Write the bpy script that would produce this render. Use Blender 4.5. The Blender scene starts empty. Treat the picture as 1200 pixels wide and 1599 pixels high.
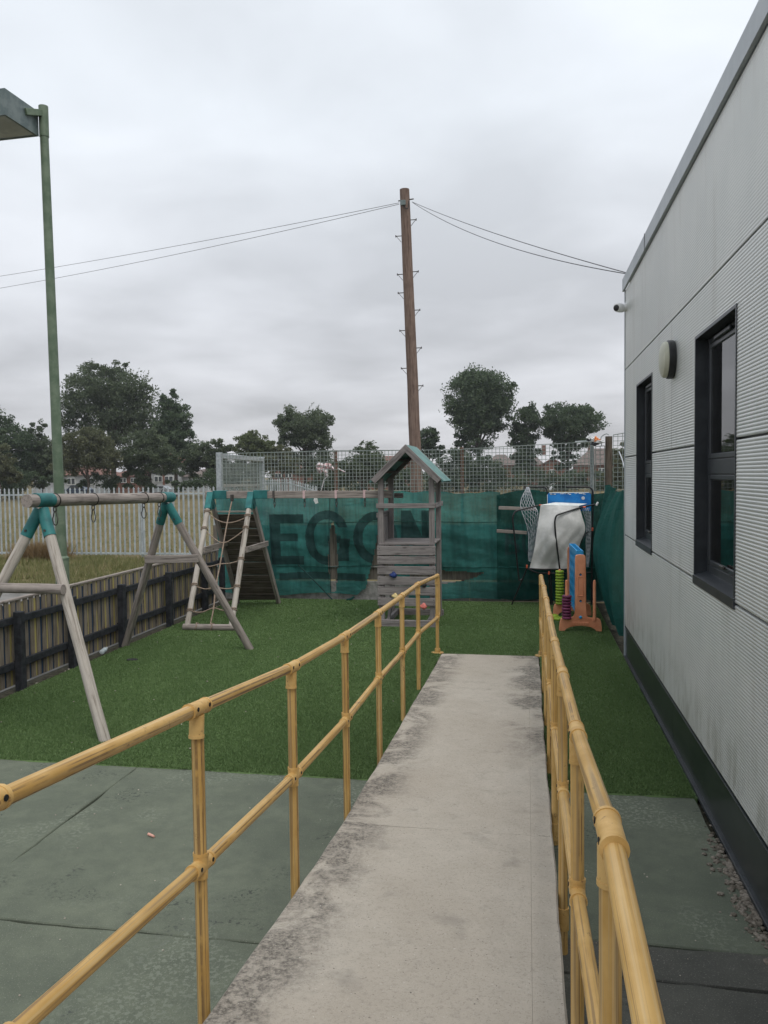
import bpy, bmesh, math, random
import numpy as np
from mathutils import Matrix, Vector
random.seed(7); np.random.seed(7)
scn = bpy.context.scene
col = scn.collection
V = Vector
R_ = math.radians

# ------------------------------------------------------------------ camera
F_PX, PW, PH = 1250.0, 1200.0, 1599.0
YAW, PITCH, ROLL = R_(10.2), R_(2.62), R_(-0.7)
CAM = V((0, 0, 2.17))
ROT = Matrix.Rotation(YAW, 3, 'Z') @ Matrix.Rotation(math.pi/2 - PITCH, 3, 'X') @ Matrix.Rotation(ROLL, 3, 'Z')
cd = bpy.data.cameras.new('camera')
cam = bpy.data.objects.new('camera', cd); col.objects.link(cam)
cam.matrix_world = Matrix.Translation(CAM) @ ROT.to_4x4()
cd.sensor_fit = 'VERTICAL'; cd.sensor_height = 24.0
cd.lens = 24.0 * F_PX / PH
cd.clip_start = 0.05; cd.clip_end = 3000
scn.camera = cam

# ------------------------------------------------------------------ world
world = bpy.data.worlds.new('World'); scn.world = world; world.use_nodes = True
SUN_EL, SUN_AZ = R_(60), R_(140)          # azimuth measured from +Y towards +X
def build_world():
    nt = world.node_tree; nt.nodes.clear(); L = nt.links
    N = lambda t: nt.nodes.new(t)
    out = N('ShaderNodeOutputWorld'); bg = N('ShaderNodeBackground'); bg.inputs[1].default_value = 0.1
    sky = N('ShaderNodeTexSky'); sky.sky_type = 'NISHITA'; sky.sun_disc = False
    sky.sun_elevation = SUN_EL; sky.sun_rotation = SUN_AZ; sky.air_density = 1.0; sky.dust_density = 2.0
    tc = N('ShaderNodeTexCoord'); sep = N('ShaderNodeSeparateXYZ'); L.new(tc.outputs['Generated'], sep.inputs[0])
    def math_(op, a, b=None):
        n = N('ShaderNodeMath'); n.operation = op
        for i, v in enumerate((a, b)):
            if v is None: continue
            if isinstance(v, (int, float)): n.inputs[i].default_value = v
            else: L.new(v, n.inputs[i])
        return n.outputs[0]
    z = math_('MAXIMUM', sep.outputs[2], 0.0)
    den = math_('ADD', z, 0.16)
    u = math_('DIVIDE', sep.outputs[0], den); v = math_('DIVIDE', sep.outputs[1], den)
    cb = N('ShaderNodeCombineXYZ'); L.new(u, cb.inputs[0]); L.new(v, cb.inputs[1])
    def noise(scale, detail, rough, dist, off):
        m = N('ShaderNodeMapping'); m.inputs[1].default_value = off; L.new(cb.outputs[0], m.inputs[0])
        n = N('ShaderNodeTexNoise'); n.inputs['Scale'].default_value = scale; n.inputs['Detail'].default_value = detail
        n.inputs['Roughness'].default_value = rough; n.inputs['Distortion'].default_value = dist
        L.new(m.outputs[0], n.inputs['Vector']); return n.outputs[0]
    n1 = noise(0.85, 4, 0.45, 0.2, (3.1, 1.7, 0)); n2 = noise(2.3, 4, 0.48, 0.25, (0.4, 5.2, 1))
    mix = math_('ADD', math_('MULTIPLY', n1, 0.60), math_('MULTIPLY', n2, 0.40))
    cr = N('ShaderNodeMapRange'); cr.inputs[1].default_value = 0.36; cr.inputs[2].default_value = 0.64
    cr.inputs[3].default_value = -0.14; cr.inputs[4].default_value = 0.085; L.new(mix, cr.inputs[0])
    el = N('ShaderNodeMapRange'); el.interpolation_type = 'SMOOTHSTEP'
    el.inputs[1].default_value = 0.0; el.inputs[2].default_value = 0.55
    el.inputs[3].default_value = 0.565; el.inputs[4].default_value = 0.835; L.new(z, el.inputs[0])
    br = math_('ADD', cr.outputs[0], el.outputs[0])
    tint = N('ShaderNodeMix'); tint.data_type = 'RGBA'; L.new(el.outputs[0], tint.inputs[0])
    mr = N('ShaderNodeMapRange'); mr.inputs[1].default_value = 0.0; mr.inputs[2].default_value = 0.4; L.new(z, mr.inputs[0])
    L.new(mr.outputs[0], tint.inputs[0])
    tint.inputs[6].default_value = (0.985, 0.985, 1.03, 1); tint.inputs[7].default_value = (0.945, 1.0, 1.065, 1)
    sc = N('ShaderNodeVectorMath'); sc.operation = 'SCALE'; L.new(tint.outputs[2], sc.inputs[0])
    L.new(math_('MULTIPLY', br, 10.0), sc.inputs['Scale'])
    mx = N('ShaderNodeMix'); mx.data_type = 'RGBA'; mx.inputs[0].default_value = 0.94
    L.new(sky.outputs[0], mx.inputs[6]); L.new(sc.outputs[0], mx.inputs[7])
    L.new(mx.outputs[2], bg.inputs[0]); L.new(bg.outputs[0], out.inputs[0])
build_world()
sd = bpy.data.lights.new('sun', 'SUN'); sd.energy = 1.3; sd.angle = R_(40); sd.color = (1.0, 0.96, 0.9)
sun = bpy.data.objects.new('sun', sd); col.objects.link(sun)
sdir = V((math.sin(SUN_AZ)*math.cos(SUN_EL), math.cos(SUN_AZ)*math.cos(SUN_EL), math.sin(SUN_EL)))
sun.rotation_euler = sdir.to_track_quat('Z', 'Y').to_euler()
vs = scn.view_settings; vs.view_transform = 'Standard'; vs.look = 'None'; vs.gamma = 1; vs.exposure = 0.30; vs.use_curve_mapping = False
scn.render.engine = 'CYCLES'

# pixel -> direction -> point on a known plane
def ray(x, y): return ROT @ V(((x-PW/2)/F_PX, -(y-PH/2)/F_PX, -1.0))
def pz(x, y, z=0.0):
    d = ray(x, y); return CAM + d*((z-CAM.z)/d.z)
def py(x, y, Y):
    d = ray(x, y); return CAM + d*(Y/d.y)
def px(x, y, X):
    d = ray(x, y); return CAM + d*(X/d.x)

# ------------------------------------------------------------------ materials
def newmat(name):
    m = bpy.data.materials.new(name); m.use_nodes = True; nt = m.node_tree; nt.nodes.clear()
    out = nt.nodes.new('ShaderNodeOutputMaterial'); b = nt.nodes.new('ShaderNodeBsdfPrincipled')
    nt.links.new(b.outputs[0], out.inputs[0]); return m, nt, b, out
class G:
    """small node-graph helper"""
    def __init__(s, name):
        s.m, s.nt, s.b, s.out = newmat(name); s.L = s.nt.links
    def n(s, t): return s.nt.nodes.new(t)
    def set(s, inp, v):
        if isinstance(v, (int, float)): inp.default_value = v
        elif isinstance(v, (tuple, list)): inp.default_value = v
        else: s.L.new(v, inp)
    def coord(s, scale=(1, 1, 1), rnd=True, world=False):
        tc = s.n('ShaderNodeTexCoord'); mp = s.n('ShaderNodeMapping'); mp.inputs[3].default_value = scale
        if world:
            g = s.n('ShaderNodeNewGeometry'); s.L.new(g.outputs['Position'], mp.inputs[0]); return mp.outputs[0]
        src = tc.outputs['Object']
        if rnd:
            oi = s.n('ShaderNodeObjectInfo'); k = s.n('ShaderNodeMath'); k.operation = 'MULTIPLY'; k.inputs[1].default_value = 91.0
            s.L.new(oi.outputs['Random'], k.inputs[0])
            ad = s.n('ShaderNodeVectorMath'); ad.operation = 'ADD'; s.L.new(src, ad.inputs[0]); s.L.new(k.outputs[0], ad.inputs[1]); src = ad.outputs[0]
        s.L.new(src, mp.inputs[0]); return mp.outputs[0]
    def noise(s, vec, scale, detail=5, rough=.55, dist=0):
        n = s.n('ShaderNodeTexNoise'); s.set(n.inputs['Vector'], vec); n.inputs['Scale'].default_value = scale
        n.inputs['Detail'].default_value = detail; n.inputs['Roughness'].default_value = rough; n.inputs['Distortion'].default_value = dist
        return n.outputs[0]
    def voro(s, vec, scale, feat='F1', out='Distance'):
        n = s.n('ShaderNodeTexVoronoi'); n.feature = feat; s.set(n.inputs['Vector'], vec); n.inputs['Scale'].default_value = scale
        return n.outputs[out]
    def rng(s, v, a, b, c=0., d=1., smooth=True):
        n = s.n('ShaderNodeMapRange'); n.interpolation_type = 'SMOOTHSTEP' if smooth else 'LINEAR'
        s.set(n.inputs[0], v)
        for i, k in enumerate((a, b, c, d)): n.inputs[i+1].default_value = k
        return n.outputs[0]
    def mth(s, op, a, b=0.):
        n = s.n('ShaderNodeMath'); n.operation = op; s.set(n.inputs[0], a); s.set(n.inputs[1], b); return n.outputs[0]
    def mix(s, f, a, b, blend='MIX'):
        n = s.n('ShaderNodeMix'); n.data_type = 'RGBA'; n.blend_type = blend
        s.set(n.inputs[0], f); s.set(n.inputs[6], c4(a)); s.set(n.inputs[7], c4(b)); return n.outputs[2]
    def bump(s, h, strength=.3, dist=.01):
        n = s.n('ShaderNodeBump'); n.inputs['Strength'].default_value = strength; n.inputs['Distance'].default_value = dist
        s.L.new(h, n.inputs['Height']); s.L.new(n.outputs[0], s.b.inputs['Normal'])
    def rand(s):
        return s.n('ShaderNodeObjectInfo').outputs['Random']
    def island(s):
        return s.n('ShaderNodeNewGeometry').outputs['Random Per Island']
    def sep(s, vec):
        n = s.n('ShaderNodeSeparateXYZ'); s.L.new(vec, n.inputs[0]); return n.outputs
    def base(s, c, rough=.7, metal=0., spec=.3):
        s.set(s.b.inputs['Base Color'], c4(c)); s.set(s.b.inputs['Roughness'], rough); s.b.inputs['Metallic'].default_value = metal
        s.b.inputs['Specular IOR Level'].default_value = spec; return s.m
def c4(c):
    if isinstance(c, tuple) and len(c) == 3: return (*c, 1)
    return c
M = {}
def wood(name, light, mid, dark, grain=(26, 26, 1.6), knots=True, varied=.18):
    g = G(name); v = g.coord(grain); v2 = g.coord((1, 1, 1))
    a = g.noise(v, 1.6, 7, .62, .6); b = g.noise(v2, 3.5, 4, .6)
    c = g.mix(g.rng(a, .40, .60), mid, light); c = g.mix(g.rng(a, .33, .45, .9, 0), c, dark)
    c = g.mix(g.rng(b, .45, .75, 0, .45), c, dark)
    if knots:
        k = g.voro(g.coord((5, 5, 2.2)), 1.3); c = g.mix(g.rng(k, .05, .12, .8, 0), c, dark)
    c = g.mix(varied, c, g.mix(g.rand(), mid, light)); 
    g.bump(a, .55, .004); M[name] = g.base(c, .85, spec=.15)
wood('wood', (.33, .29, .262), (.225, .195, .176), (.085, .072, .063))
wood('tower_wood', (.275, .25, .242), (.19, .17, .165), (.075, .066, .062))
wood('wood_pale', (.47, .43, .38), (.36, .325, .285), (.15, .125, .10))
wood('wood_dark', (.14, .115, .092), (.085, .068, .052), (.03, .024, .018))
wood('pole_wood', (.225, .165, .135), (.145, .10, .082), (.055, .036, .03), knots=False)
wood('fence_wood', (.24, .21, .175), (.165, .142, .118), (.06, .05, .04))
wood('fence_board', (.27, .232, .185), (.165, .138, .108), (.05, .04, .032), grain=(34, 34, 1.6))
def m_flaked(name, paint, bare):
    g = G(name); a = g.noise(g.coord((20, 20, 2.2)), 1.4, 5, .62, .4); w = g.noise(g.coord((30, 30, 1.6)), 1.5, 6, .6)
    c = g.mix(g.rng(w, .35, .65), bare, tuple(q*1.7 for q in bare)); c = g.mix(g.rng(a, .35, .48, 0, .92), c, paint)
    g.bump(w, .5, .004); M[name] = g.base(c, .8, spec=.2)
m_flaked('board_yellow', (.40, .335, .115), (.17, .14, .10)); m_flaked('board_blue', (.022, .045, .085), (.045, .045, .045))
def m_simple(name, c1, c2, scale=8, rough=.5, metal=0., spec=.4, bump=.1, lo=.35, hi=.65, dist=.003):
    g = G(name); a = g.noise(g.coord(), scale, 6, .6, .2)
    g.bump(a, bump, dist); M[name] = g.base(g.mix(g.rng(a, lo, hi), c1, c2), rough, metal, spec)
m_simple('black_wood', (.010, .012, .015), (.030, .032, .038), 14, .7, bump=.4)
m_simple('teal', (.012, .105, .105), (.022, .165, .16), 9, .55, bump=.15)
m_simple('roof_teal', (.060, .155, .145), (.12, .24, .22), 7, .6, bump=.3)
m_simple('roof_under', (.015, .06, .055), (.03, .09, .08), 7, .7, bump=.2)
m_simple('galv', (.30, .33, .345), (.46, .49, .50), 14, .5, .35, .5, .08)
m_simple('galv_dull', (.22, .25, .25), (.33, .36, .36), 9, .55, .2, .4, .08)
m_simple('palisade', (.33, .37, .385), (.47, .51, .525), 6, .5, .2, .5, .06)
m_simple('wire', (.20, .235, .215), (.30, .335, .31), 5, .6, .1, .4, .03)
m_simple('rust_post', (.15, .085, .062), (.24, .14, .10), 8, .8, bump=.3)
m_simple('lamp_green', (.085, .128, .080), (.145, .19, .13), 5, .55, bump=.1)
m_simple('lamp_box', (.10, .135, .135), (.17, .205, .20), 6, .5, .2, bump=.05)
m_simple('lens', (.30, .33, .33), (.40, .43, .42), 3, .2, bump=0.02)
m_simple('metal_dark', (.05, .048, .045), (.12, .11, .10), 30, .45, .7)
m_simple('rope', (.19, .14, .105), (.33, .25, .19), 60, .9, bump=.5)
m_simple('strap_pink', (.50, .34, .34), (.62, .45, .45), 30, .8)
m_simple('black_tube', (.008, .008, .009), (.02, .02, .022), 12, .35)
m_simple('orange_clip', (.55, .10, .045), (.70, .15, .07), 12, .5)
m_simple('blue_board', (.006, .12, .38), (.010, .19, .52), 7, .45)
m_simple('white_plastic', (.62, .63, .63), (.80, .80, .80), 7, .45)
m_simple('cloth_grey', (.42, .42, .405), (.58, .575, .56), 4, .85, bump=.3, dist=.01)
m_simple('net_white', (.36, .385, .42), (.55, .57, .60), 12, .8)
m_simple('net_black', (.012, .013, .016), (.05, .052, .06), 12, .8)
m_simple('salmon', (.60, .215, .105), (.74, .31, .17), 5, .5, bump=.05)
m_simple('grid_blue', (.015, .24, .52), (.03, .34, .66), 5, .4, bump=.05)
m_simple('ring_green', (.20, .31, .018), (.30, .42, .035), 6, .45)
m_simple('ring_purple', (.12, .018, .06), (.20, .035, .10), 6, .45)
m_simple('hold_blue', (.008, .02, .10), (.015, .04, .17), 9, .5)
m_simple('hold_black', (.01, .01, .011), (.03, .03, .03), 9, .5)
m_simple('hold_red', (.62, .16, .13), (.80, .30, .26), 9, .5)
m_simple('hold_yellow', (.60, .46, .18), (.70, .56, .28), 9, .5)
m_simple('hole_dark', (.010, .010, .010), (.02, .02, .02), 9, .8)
m_simple('anthracite', (.018, .022, .027), (.032, .037, .043), 6, .38, spec=.5, bump=.03)
m_simple('plinth', (.016, .022, .022), (.030, .036, .035), 3, .30, spec=.5, bump=.04)
m_simple('fascia', (.33, .36, .385), (.40, .43, .455), 2.5, .4, .1, .5, .03)
m_simple('cream', (.42, .42, .33), (.52, .52, .42), 6, .4, bump=.03)
m_simple('blind', (.62, .63, .62), (.72, .73, .72), 3, .8)
m_simple('gravel_board', (.20, .195, .18), (.33, .32, .30), 12, .9, bump=.5)
m_simple('white_wall', (.30, .31, .315), (.40, .41, .41), 1, .8)
m_simple('brick_wall', (.15, .075, .055), (.22, .115, .085), 4, .9)
m_simple('roof_red', (.13, .062, .048), (.19, .095, .072), 2, .85)
m_simple('roof_brown', (.12, .095, .085), (.18, .145, .13), 2, .85)
m_simple('hedge_leaf', (.016, .03, .012), (.04, .065, .024), 1, .8)
m_simple('asphalt', (.12, .115, .105), (.20, .19, .175), 3, .9, bump=.5)
m_simple('stone', (.22, .19, .155), (.42, .38, .32), 20, .9, bump=.5)
m_simple('rubble', (.10, .085, .065), (.24, .21, .175), 25, .9, bump=.5)
m_simple('orange_cloth', (.65, .20, .06), (.80, .30, .10), 12, .6)
m_simple('chalk', (.62, .33, .26), (.72, .42, .34), 20, .9)
m_simple('clear_plastic', (.42, .48, .50), (.58, .64, .66), 16, .2)
m_simple('umbrella_white', (.62, .58, .58), (.78, .74, .74), 9, .7)
m_simple('umbrella_pink', (.46, .26, .27), (.58, .36, .36), 9, .7)
m_simple('cable', (.03, .03, .033), (.06, .06, .065), 9, .6)
m_simple('white_card', (.6, .62, .6), (.75, .77, .74), 12, .7)
def m_yellow():
    g = G('yellow_paint'); v = g.coord((46, 46, .55)); a = g.noise(v, 1.5, 6, .62, .12); b = g.noise(g.coord((1, 1, .6)), 9, 5, .6)
    f = g.noise(g.coord((1, 1, 1)), 120, 3, .6)
    c = g.mix(g.rng(b, .3, .7), (.50, .295, .085), (.62, .395, .14))
    c = g.mix(g.rng(a, .545, .64, 0, .75), c, (.24, .145, .065)); c = g.mix(g.rng(a, .34, .42, .6, 0), c, (.20, .12, .055)); c = g.mix(g.rng(a, .40, .47, .35, 0), c, (.40, .30, .17))
    st = g.noise(g.coord((95, 95, .35)), 1.0, 3, .5); lw = g.noise(g.coord((1, 1, 1)), 6, 4, .6); c = g.mix(g.mth('MULTIPLY', g.rng(st, .575, .64, 0, .75), g.rng(lw, .36, .52)), c, (.14, .085, .045)); c = g.mix(g.rng(st, .36, .42, .30, 0), c, (.72, .56, .33))
    c = g.mix(g.mth('MULTIPLY', g.rng(b, .61, .74), g.rng(f, .47, .6)), c, (.13, .06, .028))
    g.bump(a, .25, .002); M['yellow_paint'] = g.base(c, .48, spec=.35)
m_yellow()
def m_cast():
    g = G('yellow_cast'); a = g.noise(g.coord(), 14, 5, .6); b = g.noise(g.coord(), 45, 4, .65)
    c = g.mix(g.rng(a, .35, .65), (.55, .33, .105), (.66, .43, .165)); c = g.mix(g.rng(b, .60, .70, 0, .7), c, (.22, .115, .05)); g.bump(a, .2, .003); M['yellow_cast'] = g.base(c, .5, spec=.35)
m_cast()
def m_concrete(name, c1, c2, fine, rough=.9, grit=.25, worn=None):
    g = G(name); v = g.coord(world=True); a = g.noise(v, .9, 6, .6, .3); b = g.noise(v, 9, 6, .65); d = g.noise(v, 160, 3, .7); e = g.noise(v, 42, 4, .6)
    c = g.mix(g.rng(a, .3, .7), c1, c2); c = g.mix(g.rng(b, .35, .7, 0, .45), c, fine)
    c = g.mix(g.rng(d, .58, .72, 0, grit*1.4), c, (.55, .52, .46)); c = g.mix(g.rng(d, .28, .42, grit*2, 0), c, (.05, .048, .043))
    if worn:
        w = g.mth('MULTIPLY', g.rng(g.noise(v, 1.1, 3, .5, .4), .50, .62), g.rng(e, .50, .58)); c = g.mix(w, c, worn)
        w2 = g.mth('MULTIPLY', g.rng(g.noise(v, 1.7, 3, .5, .9), .56, .66), g.rng(e, .52, .60)); c = g.mix(g.mth('MULTIPLY', w2, .8), c, (.05, .056, .05))
    h = g.mth('ADD', g.mth('MULTIPLY', d, .5), g.mth('MULTIPLY', e, .8)); g.bump(h, .5, .006)
    return g, c, v
g, c, v = m_concrete('yard', (.108, .124, .094), (.158, .176, .130), (.084, .097, .077), worn=(.185, .205, .16)); M['yard'] = g.base(c, .92, spec=.2)
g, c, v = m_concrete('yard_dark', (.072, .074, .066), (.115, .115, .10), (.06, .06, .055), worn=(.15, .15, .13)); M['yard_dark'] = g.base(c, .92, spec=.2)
def m_ramp():
    g, c, v = m_concrete('ramp', (.445, .392, .325), (.515, .465, .395), (.40, .352, .292), grit=.25)
    s = g.sep(v)
    n = g.noise(v, 2.1, 6, .66, .8); n2 = g.noise(v, 26, 5, .65)
    left = g.rng(s[0], -1.08, -.58, 1, 0); right = g.rng(s[0], -.45, .14, 0, 1)
    m1 = g.mth('MULTIPLY', left, g.rng(n, .37, .58)); m2 = g.mth('MULTIPLY', g.mth('MULTIPLY', right, g.rng(s[1], 4.2, 7.6)), g.rng(n, .35, .60))
    m3 = g.rng(g.mth('ADD', m1, m2), .06, .75)
    n3 = g.noise(v, 75, 4, .7)
    m3 = g.mth('MULTIPLY', m3, g.mth('MULTIPLY', g.rng(n2, .30, .62, .30, 1), g.rng(n3, .36, .60, .45, 1)))
    c = g.mix(g.mth('MULTIPLY', m3, .86), c, (.060, .054, .048))
    c = g.mix(g.rng(g.noise(v, 60, 4, .75), .50, .72, 0, .42), c, (.20, .18, .155))
    c = g.mix(g.rng(g.noise(v, 95, 2, .6), .70, .76, 0, .8), c, (.72, .70, .66)); c = g.mix(g.rng(g.noise(v, 80, 2, .6), .26, .31, .8, 0), c, (.06, .055, .05))
    c = g.mix(g.rng(g.noise(v, 5, 5, .6, .3), .55, .75, 0, .35), c, (.17, .155, .135))
    M['ramp'] = g.base(c, .92, spec=.2)
m_ramp()
def m_soil():
    g = G('soil'); a = g.noise(g.coord(world=True), 20, 6, .7); g.bump(a, .8, .01); M['soil'] = g.base(g.mix(g.rng(a, .35, .65), (.028, .026, .018), (.075, .07, .05)), .95, spec=.1)
m_soil()
def m_field():
    g = G('field'); v = g.coord(world=True); a = g.noise(v, .12, 6, .6, .3); b = g.noise(v, 3.0, 6, .7); d = g.noise(v, 30, 4, .7)
    c = g.mix(g.rng(a, .35, .65), (.14, .115, .058), (.175, .142, .078)); c = g.mix(g.rng(b, .45, .72, 0, .6), c, (.085, .09, .034)); c = g.mix(g.rng(d, .5, .75, 0, .5), c, (.22, .18, .105))
    g.bump(d, .8, .03); M['field'] = g.base(c, .95, spec=.1)
m_field()
def m_blade(name, cols, rough=.6, trans=.3):
    g = G(name); i = g.island(); c = g.mix(g.rng(i, 0, .55, 0, 1, False), cols[0], cols[1]); c = g.mix(g.rng(i, .72, 1, 0, 1), c, cols[2])
    p = g.noise(g.coord((1, .6, 1), world=True), .9, 5, .6, .5); c = g.mix(g.rng(p, .38, .66, 0, .6), c, cols[0])
    m = g.base(c, rough, spec=.2)
    t = g.n('ShaderNodeBsdfTranslucent'); g.set(t.inputs[0], c); mx = g.n('ShaderNodeMixShader'); mx.inputs[0].default_value = trans
    g.L.new(g.b.outputs[0], mx.inputs[1]); g.L.new(t.outputs[0], mx.inputs[2]); g.L.new(mx.outputs[0], g.out.inputs[0]); M[name] = m
m_blade('turf', ((.112, .182, .068), (.158, .242, .094), (.21, .30, .132)))
m_blade('turf_base', ((.09, .147, .053), (.112, .178, .066), (.13, .20, .08)), trans=.05)
m_blade('dry_grass', ((.13, .15, .055), (.235, .225, .10), (.38, .31, .18)))
m_blade('straw', ((.16, .11, .055), (.27, .19, .10), (.36, .26, .15)))
LEAF = {'dark': ((.075, .100, .058), (.130, .165, .095), (.185, .22, .135)),
        'olive': ((.095, .108, .058), (.155, .165, .092), (.20, .205, .125)),
        'pale': ((.095, .12, .055), (.155, .185, .088), (.205, .23, .12)),
        'deep': ((.062, .092, .053), (.110, .155, .086), (.16, .205, .12))}
for k, cs in LEAF.items(): m_blade('leaf_'+k, cs, trans=.48)
m_simple('bark', (.05, .04, .032), (.11, .092, .075), 6, .95, bump=.6)
def m_panel():
    g = G('panel'); v = g.coord(world=True); a = g.noise(v, 1.3, 5, .6)
    v2 = g.coord((1, 3.2, .35), world=True); s = g.noise(v2, 1.6, 6, .62)
    c = g.mix(g.rng(a, .3, .7), (.62, .635, .62), (.69, .70, .68)); c = g.mix(g.rng(s, .50, .74, 0, .42), c, (.44, .43, .39)); zz_ = g.sep(v); c = g.mix(g.mth('MULTIPLY', g.rng(zz_[2], .36, .95, 1, 0), g.rng(g.noise(g.coord((1, 6, 2.5), world=True), 1.5, 6, .65), .42, .66, 0, .6)), c, (.30, .30, .25))
    M['panel'] = g.base(c, .36, .45, .5)
m_panel()
def m_net(name, c1, c2, alpha):
    g = G(name); v = g.coord(world=True); a = g.noise(v, 1.4, 5, .6, .3); s = g.noise(g.coord((30, 30, 1.2), world=True), 1.0, 4, .6); w = g.noise(g.coord((1, 1, 40), world=True), 3.0, 2, .5)
    c = g.mix(g.rng(a, .3, .7), c1, c2); c = g.mix(g.rng(s, .48, .7, 0, .45), c, c1); c = g.mix(g.rng(w, .6, .75, 0, .25), c, c2)
    cw = g.noise(g.coord((2.2, 2.2, 5.5), world=True), 1.6, 5, .6, 1.2); g.bump(g.mth('ADD', s, g.mth('MULTIPLY', cw, 2.2)), .7, .02); g.base(c, .8, spec=.2)
    t = g.n('ShaderNodeBsdfTransparent'); tl = g.n('ShaderNodeBsdfTranslucent'); g.set(tl.inputs[0], c)
    m1 = g.n('ShaderNodeMixShader'); m1.inputs[0].default_value = .34; g.L.new(g.b.outputs[0], m1.inputs[1]); g.L.new(tl.outputs[0], m1.inputs[2])
    m2 = g.n('ShaderNodeMixShader'); m2.inputs[0].default_value = alpha; g.L.new(m1.outputs[0], m2.inputs[1]); g.L.new(t.outputs[0], m2.inputs[2])
    g.L.new(m2.outputs[0], g.out.inputs[0]); M[name] = g.m
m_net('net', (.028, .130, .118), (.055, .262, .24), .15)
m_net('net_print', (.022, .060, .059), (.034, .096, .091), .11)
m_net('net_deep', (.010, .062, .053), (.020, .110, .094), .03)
def m_glass():
    g = G('glass'); g.base((.03, .035, .037), .03, 0, .9); t = g.n('ShaderNodeBsdfTransparent'); gl = g.n('ShaderNodeBsdfGlossy'); gl.inputs['Roughness'].default_value = .02
    fr = g.n('ShaderNodeFresnel'); fr.inputs[0].default_value = 2.6; mx = g.n('ShaderNodeMixShader'); g.L.new(fr.outputs[0], mx.inputs[0]); g.L.new(t.outputs[0], mx.inputs[1]); g.L.new(gl.outputs[0], mx.inputs[2])
    t.inputs[0].default_value = (.72, .76, .76, 1); g.L.new(mx.outputs[0], g.out.inputs[0]); M['glass'] = g.m
m_glass()
m_simple('far_glass', (.03, .035, .04), (.06, .07, .075), 2, .1, spec=.6)
m_simple('car_silver', (.28, .30, .32), (.34, .36, .38), 1, .3, .4)
m_simple('car_blue', (.03, .045, .08), (.04, .06, .10), 1, .3, .2)
m_simple('car_white', (.6, .6, .6), (.7, .7, .7), 1, .3)
m_simple('tyre', (.01, .01, .01), (.02, .02, .02), 3, .9)

# ------------------------------------------------------------------ geometry helpers
WM = {}
def mesh(name, vs, fs, mat, smooth=None):
    me = bpy.data.meshes.new(name); me.from_pydata([tuple(v) for v in vs], [], [tuple(f) for f in fs]); me.update()
    if mat: me.materials.append(M[mat])
    if smooth is not None:
        me.polygons.foreach_set('use_smooth', [True]*len(me.polygons)); me.set_sharp_from_angle(angle=R_(smooth))
    return me
def place(name, me, parent=None, mw=None):
    o = bpy.data.objects.new(name, me); col.objects.link(o); mw = mw or Matrix()
    if parent is not None:
        o.parent = parent; o.matrix_parent_inverse = WM[parent].inverted()
    o.matrix_basis = mw; WM[o] = mw.copy(); return o
def tag(o, label, cat, group=None):
    o['label'] = label; o['category'] = cat
    if group: o['group'] = group
    return o
def thing(name, label, cat, loc=(0, 0, 0), group=None):
    o = bpy.data.objects.new(name, None); col.objects.link(o); o.location = loc; o.empty_display_size = .1
    WM[o] = Matrix.Translation(loc); return tag(o, label, cat, group)
def struct(o): o['kind'] = 'structure'; return o
def stuff(o): o['kind'] = 'stuff'; return o
CACHE = {}
def box_geo(sx, sy, sz, bv=0.0):
    """chamfered box, centred in x,y, z from 0 to sz"""
    if bv <= 0:
        v = [(x*sx/2, y*sy/2, z) for z in (0, sz) for x, y in ((-1, -1), (1, -1), (1, 1), (-1, 1))]
        return v, [(3, 2, 1, 0), (4, 5, 6, 7), (0, 1, 5, 4), (1, 2, 6, 5), (2, 3, 7, 6), (3, 0, 4, 7)]
    bm = bmesh.new(); v, f = box_geo(sx, sy, sz)
    bv_ = [bm.verts.new(p) for p in v]; [bm.faces.new([bv_[i] for i in q]) for q in f]
    bmesh.ops.bevel(bm, geom=list(bm.edges), offset=bv, segments=1, affect='EDGES', profile=.5)
    bm.verts.index_update(); v = [tuple(p.co) for p in bm.verts]; f = [[p.index for p in q.verts] for q in bm.faces]; bm.free(); return v, f
def cyl_geo(r0, r1, L, n=16, caps=True, z0=0, rings=1, wob=0, seed=0):
    rr = random.Random(seed); v = []; f = []
    for j in range(rings+1):
        t = j/rings; r = r0+(r1-r0)*t; ox, oy = (rr.uniform(-wob, wob), rr.uniform(-wob, wob)) if 0 < j < rings else (0, 0)
        for i in range(n):
            a = 2*math.pi*i/n; v.append((r*math.cos(a)+ox, r*math.sin(a)+oy, z0+L*t))
    for j in range(rings):
        for i in range(n): k = (i+1) % n; f.append((j*n+i, j*n+k, (j+1)*n+k, (j+1)*n+i))
    if caps: f.append(tuple(range(n-1, -1, -1))); f.append(tuple(range(rings*n, rings*n+n)))
    return v, f
def align(p0, p1, up=(0, 0, 1)):
    z = (V(p1)-V(p0)).normalized(); up = V(up); x = up.cross(z)
    if x.length < 1e-4: x = V((1, 0, 0)) if abs(z.x) < .9 else V((0, 1, 0)); x = (x-z*x.dot(z))
    x.normalize(); y = z.cross(x)
    m = Matrix((x, y, z)).transposed().to_4x4(); m.translation = V(p0); return m
def beam(name, parent, p0, p1, w, h, mat, bv=.004, up=(0, 0, 1)):
    L = (V(p1)-V(p0)).length; k = ('b', round(w, 4), round(h, 4), round(L, 3), bv, mat)
    if k not in CACHE: CACHE[k] = mesh(name, *box_geo(w, h, L, bv), mat)
    return place(name, CACHE[k], parent, align(p0, p1, up))
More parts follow.
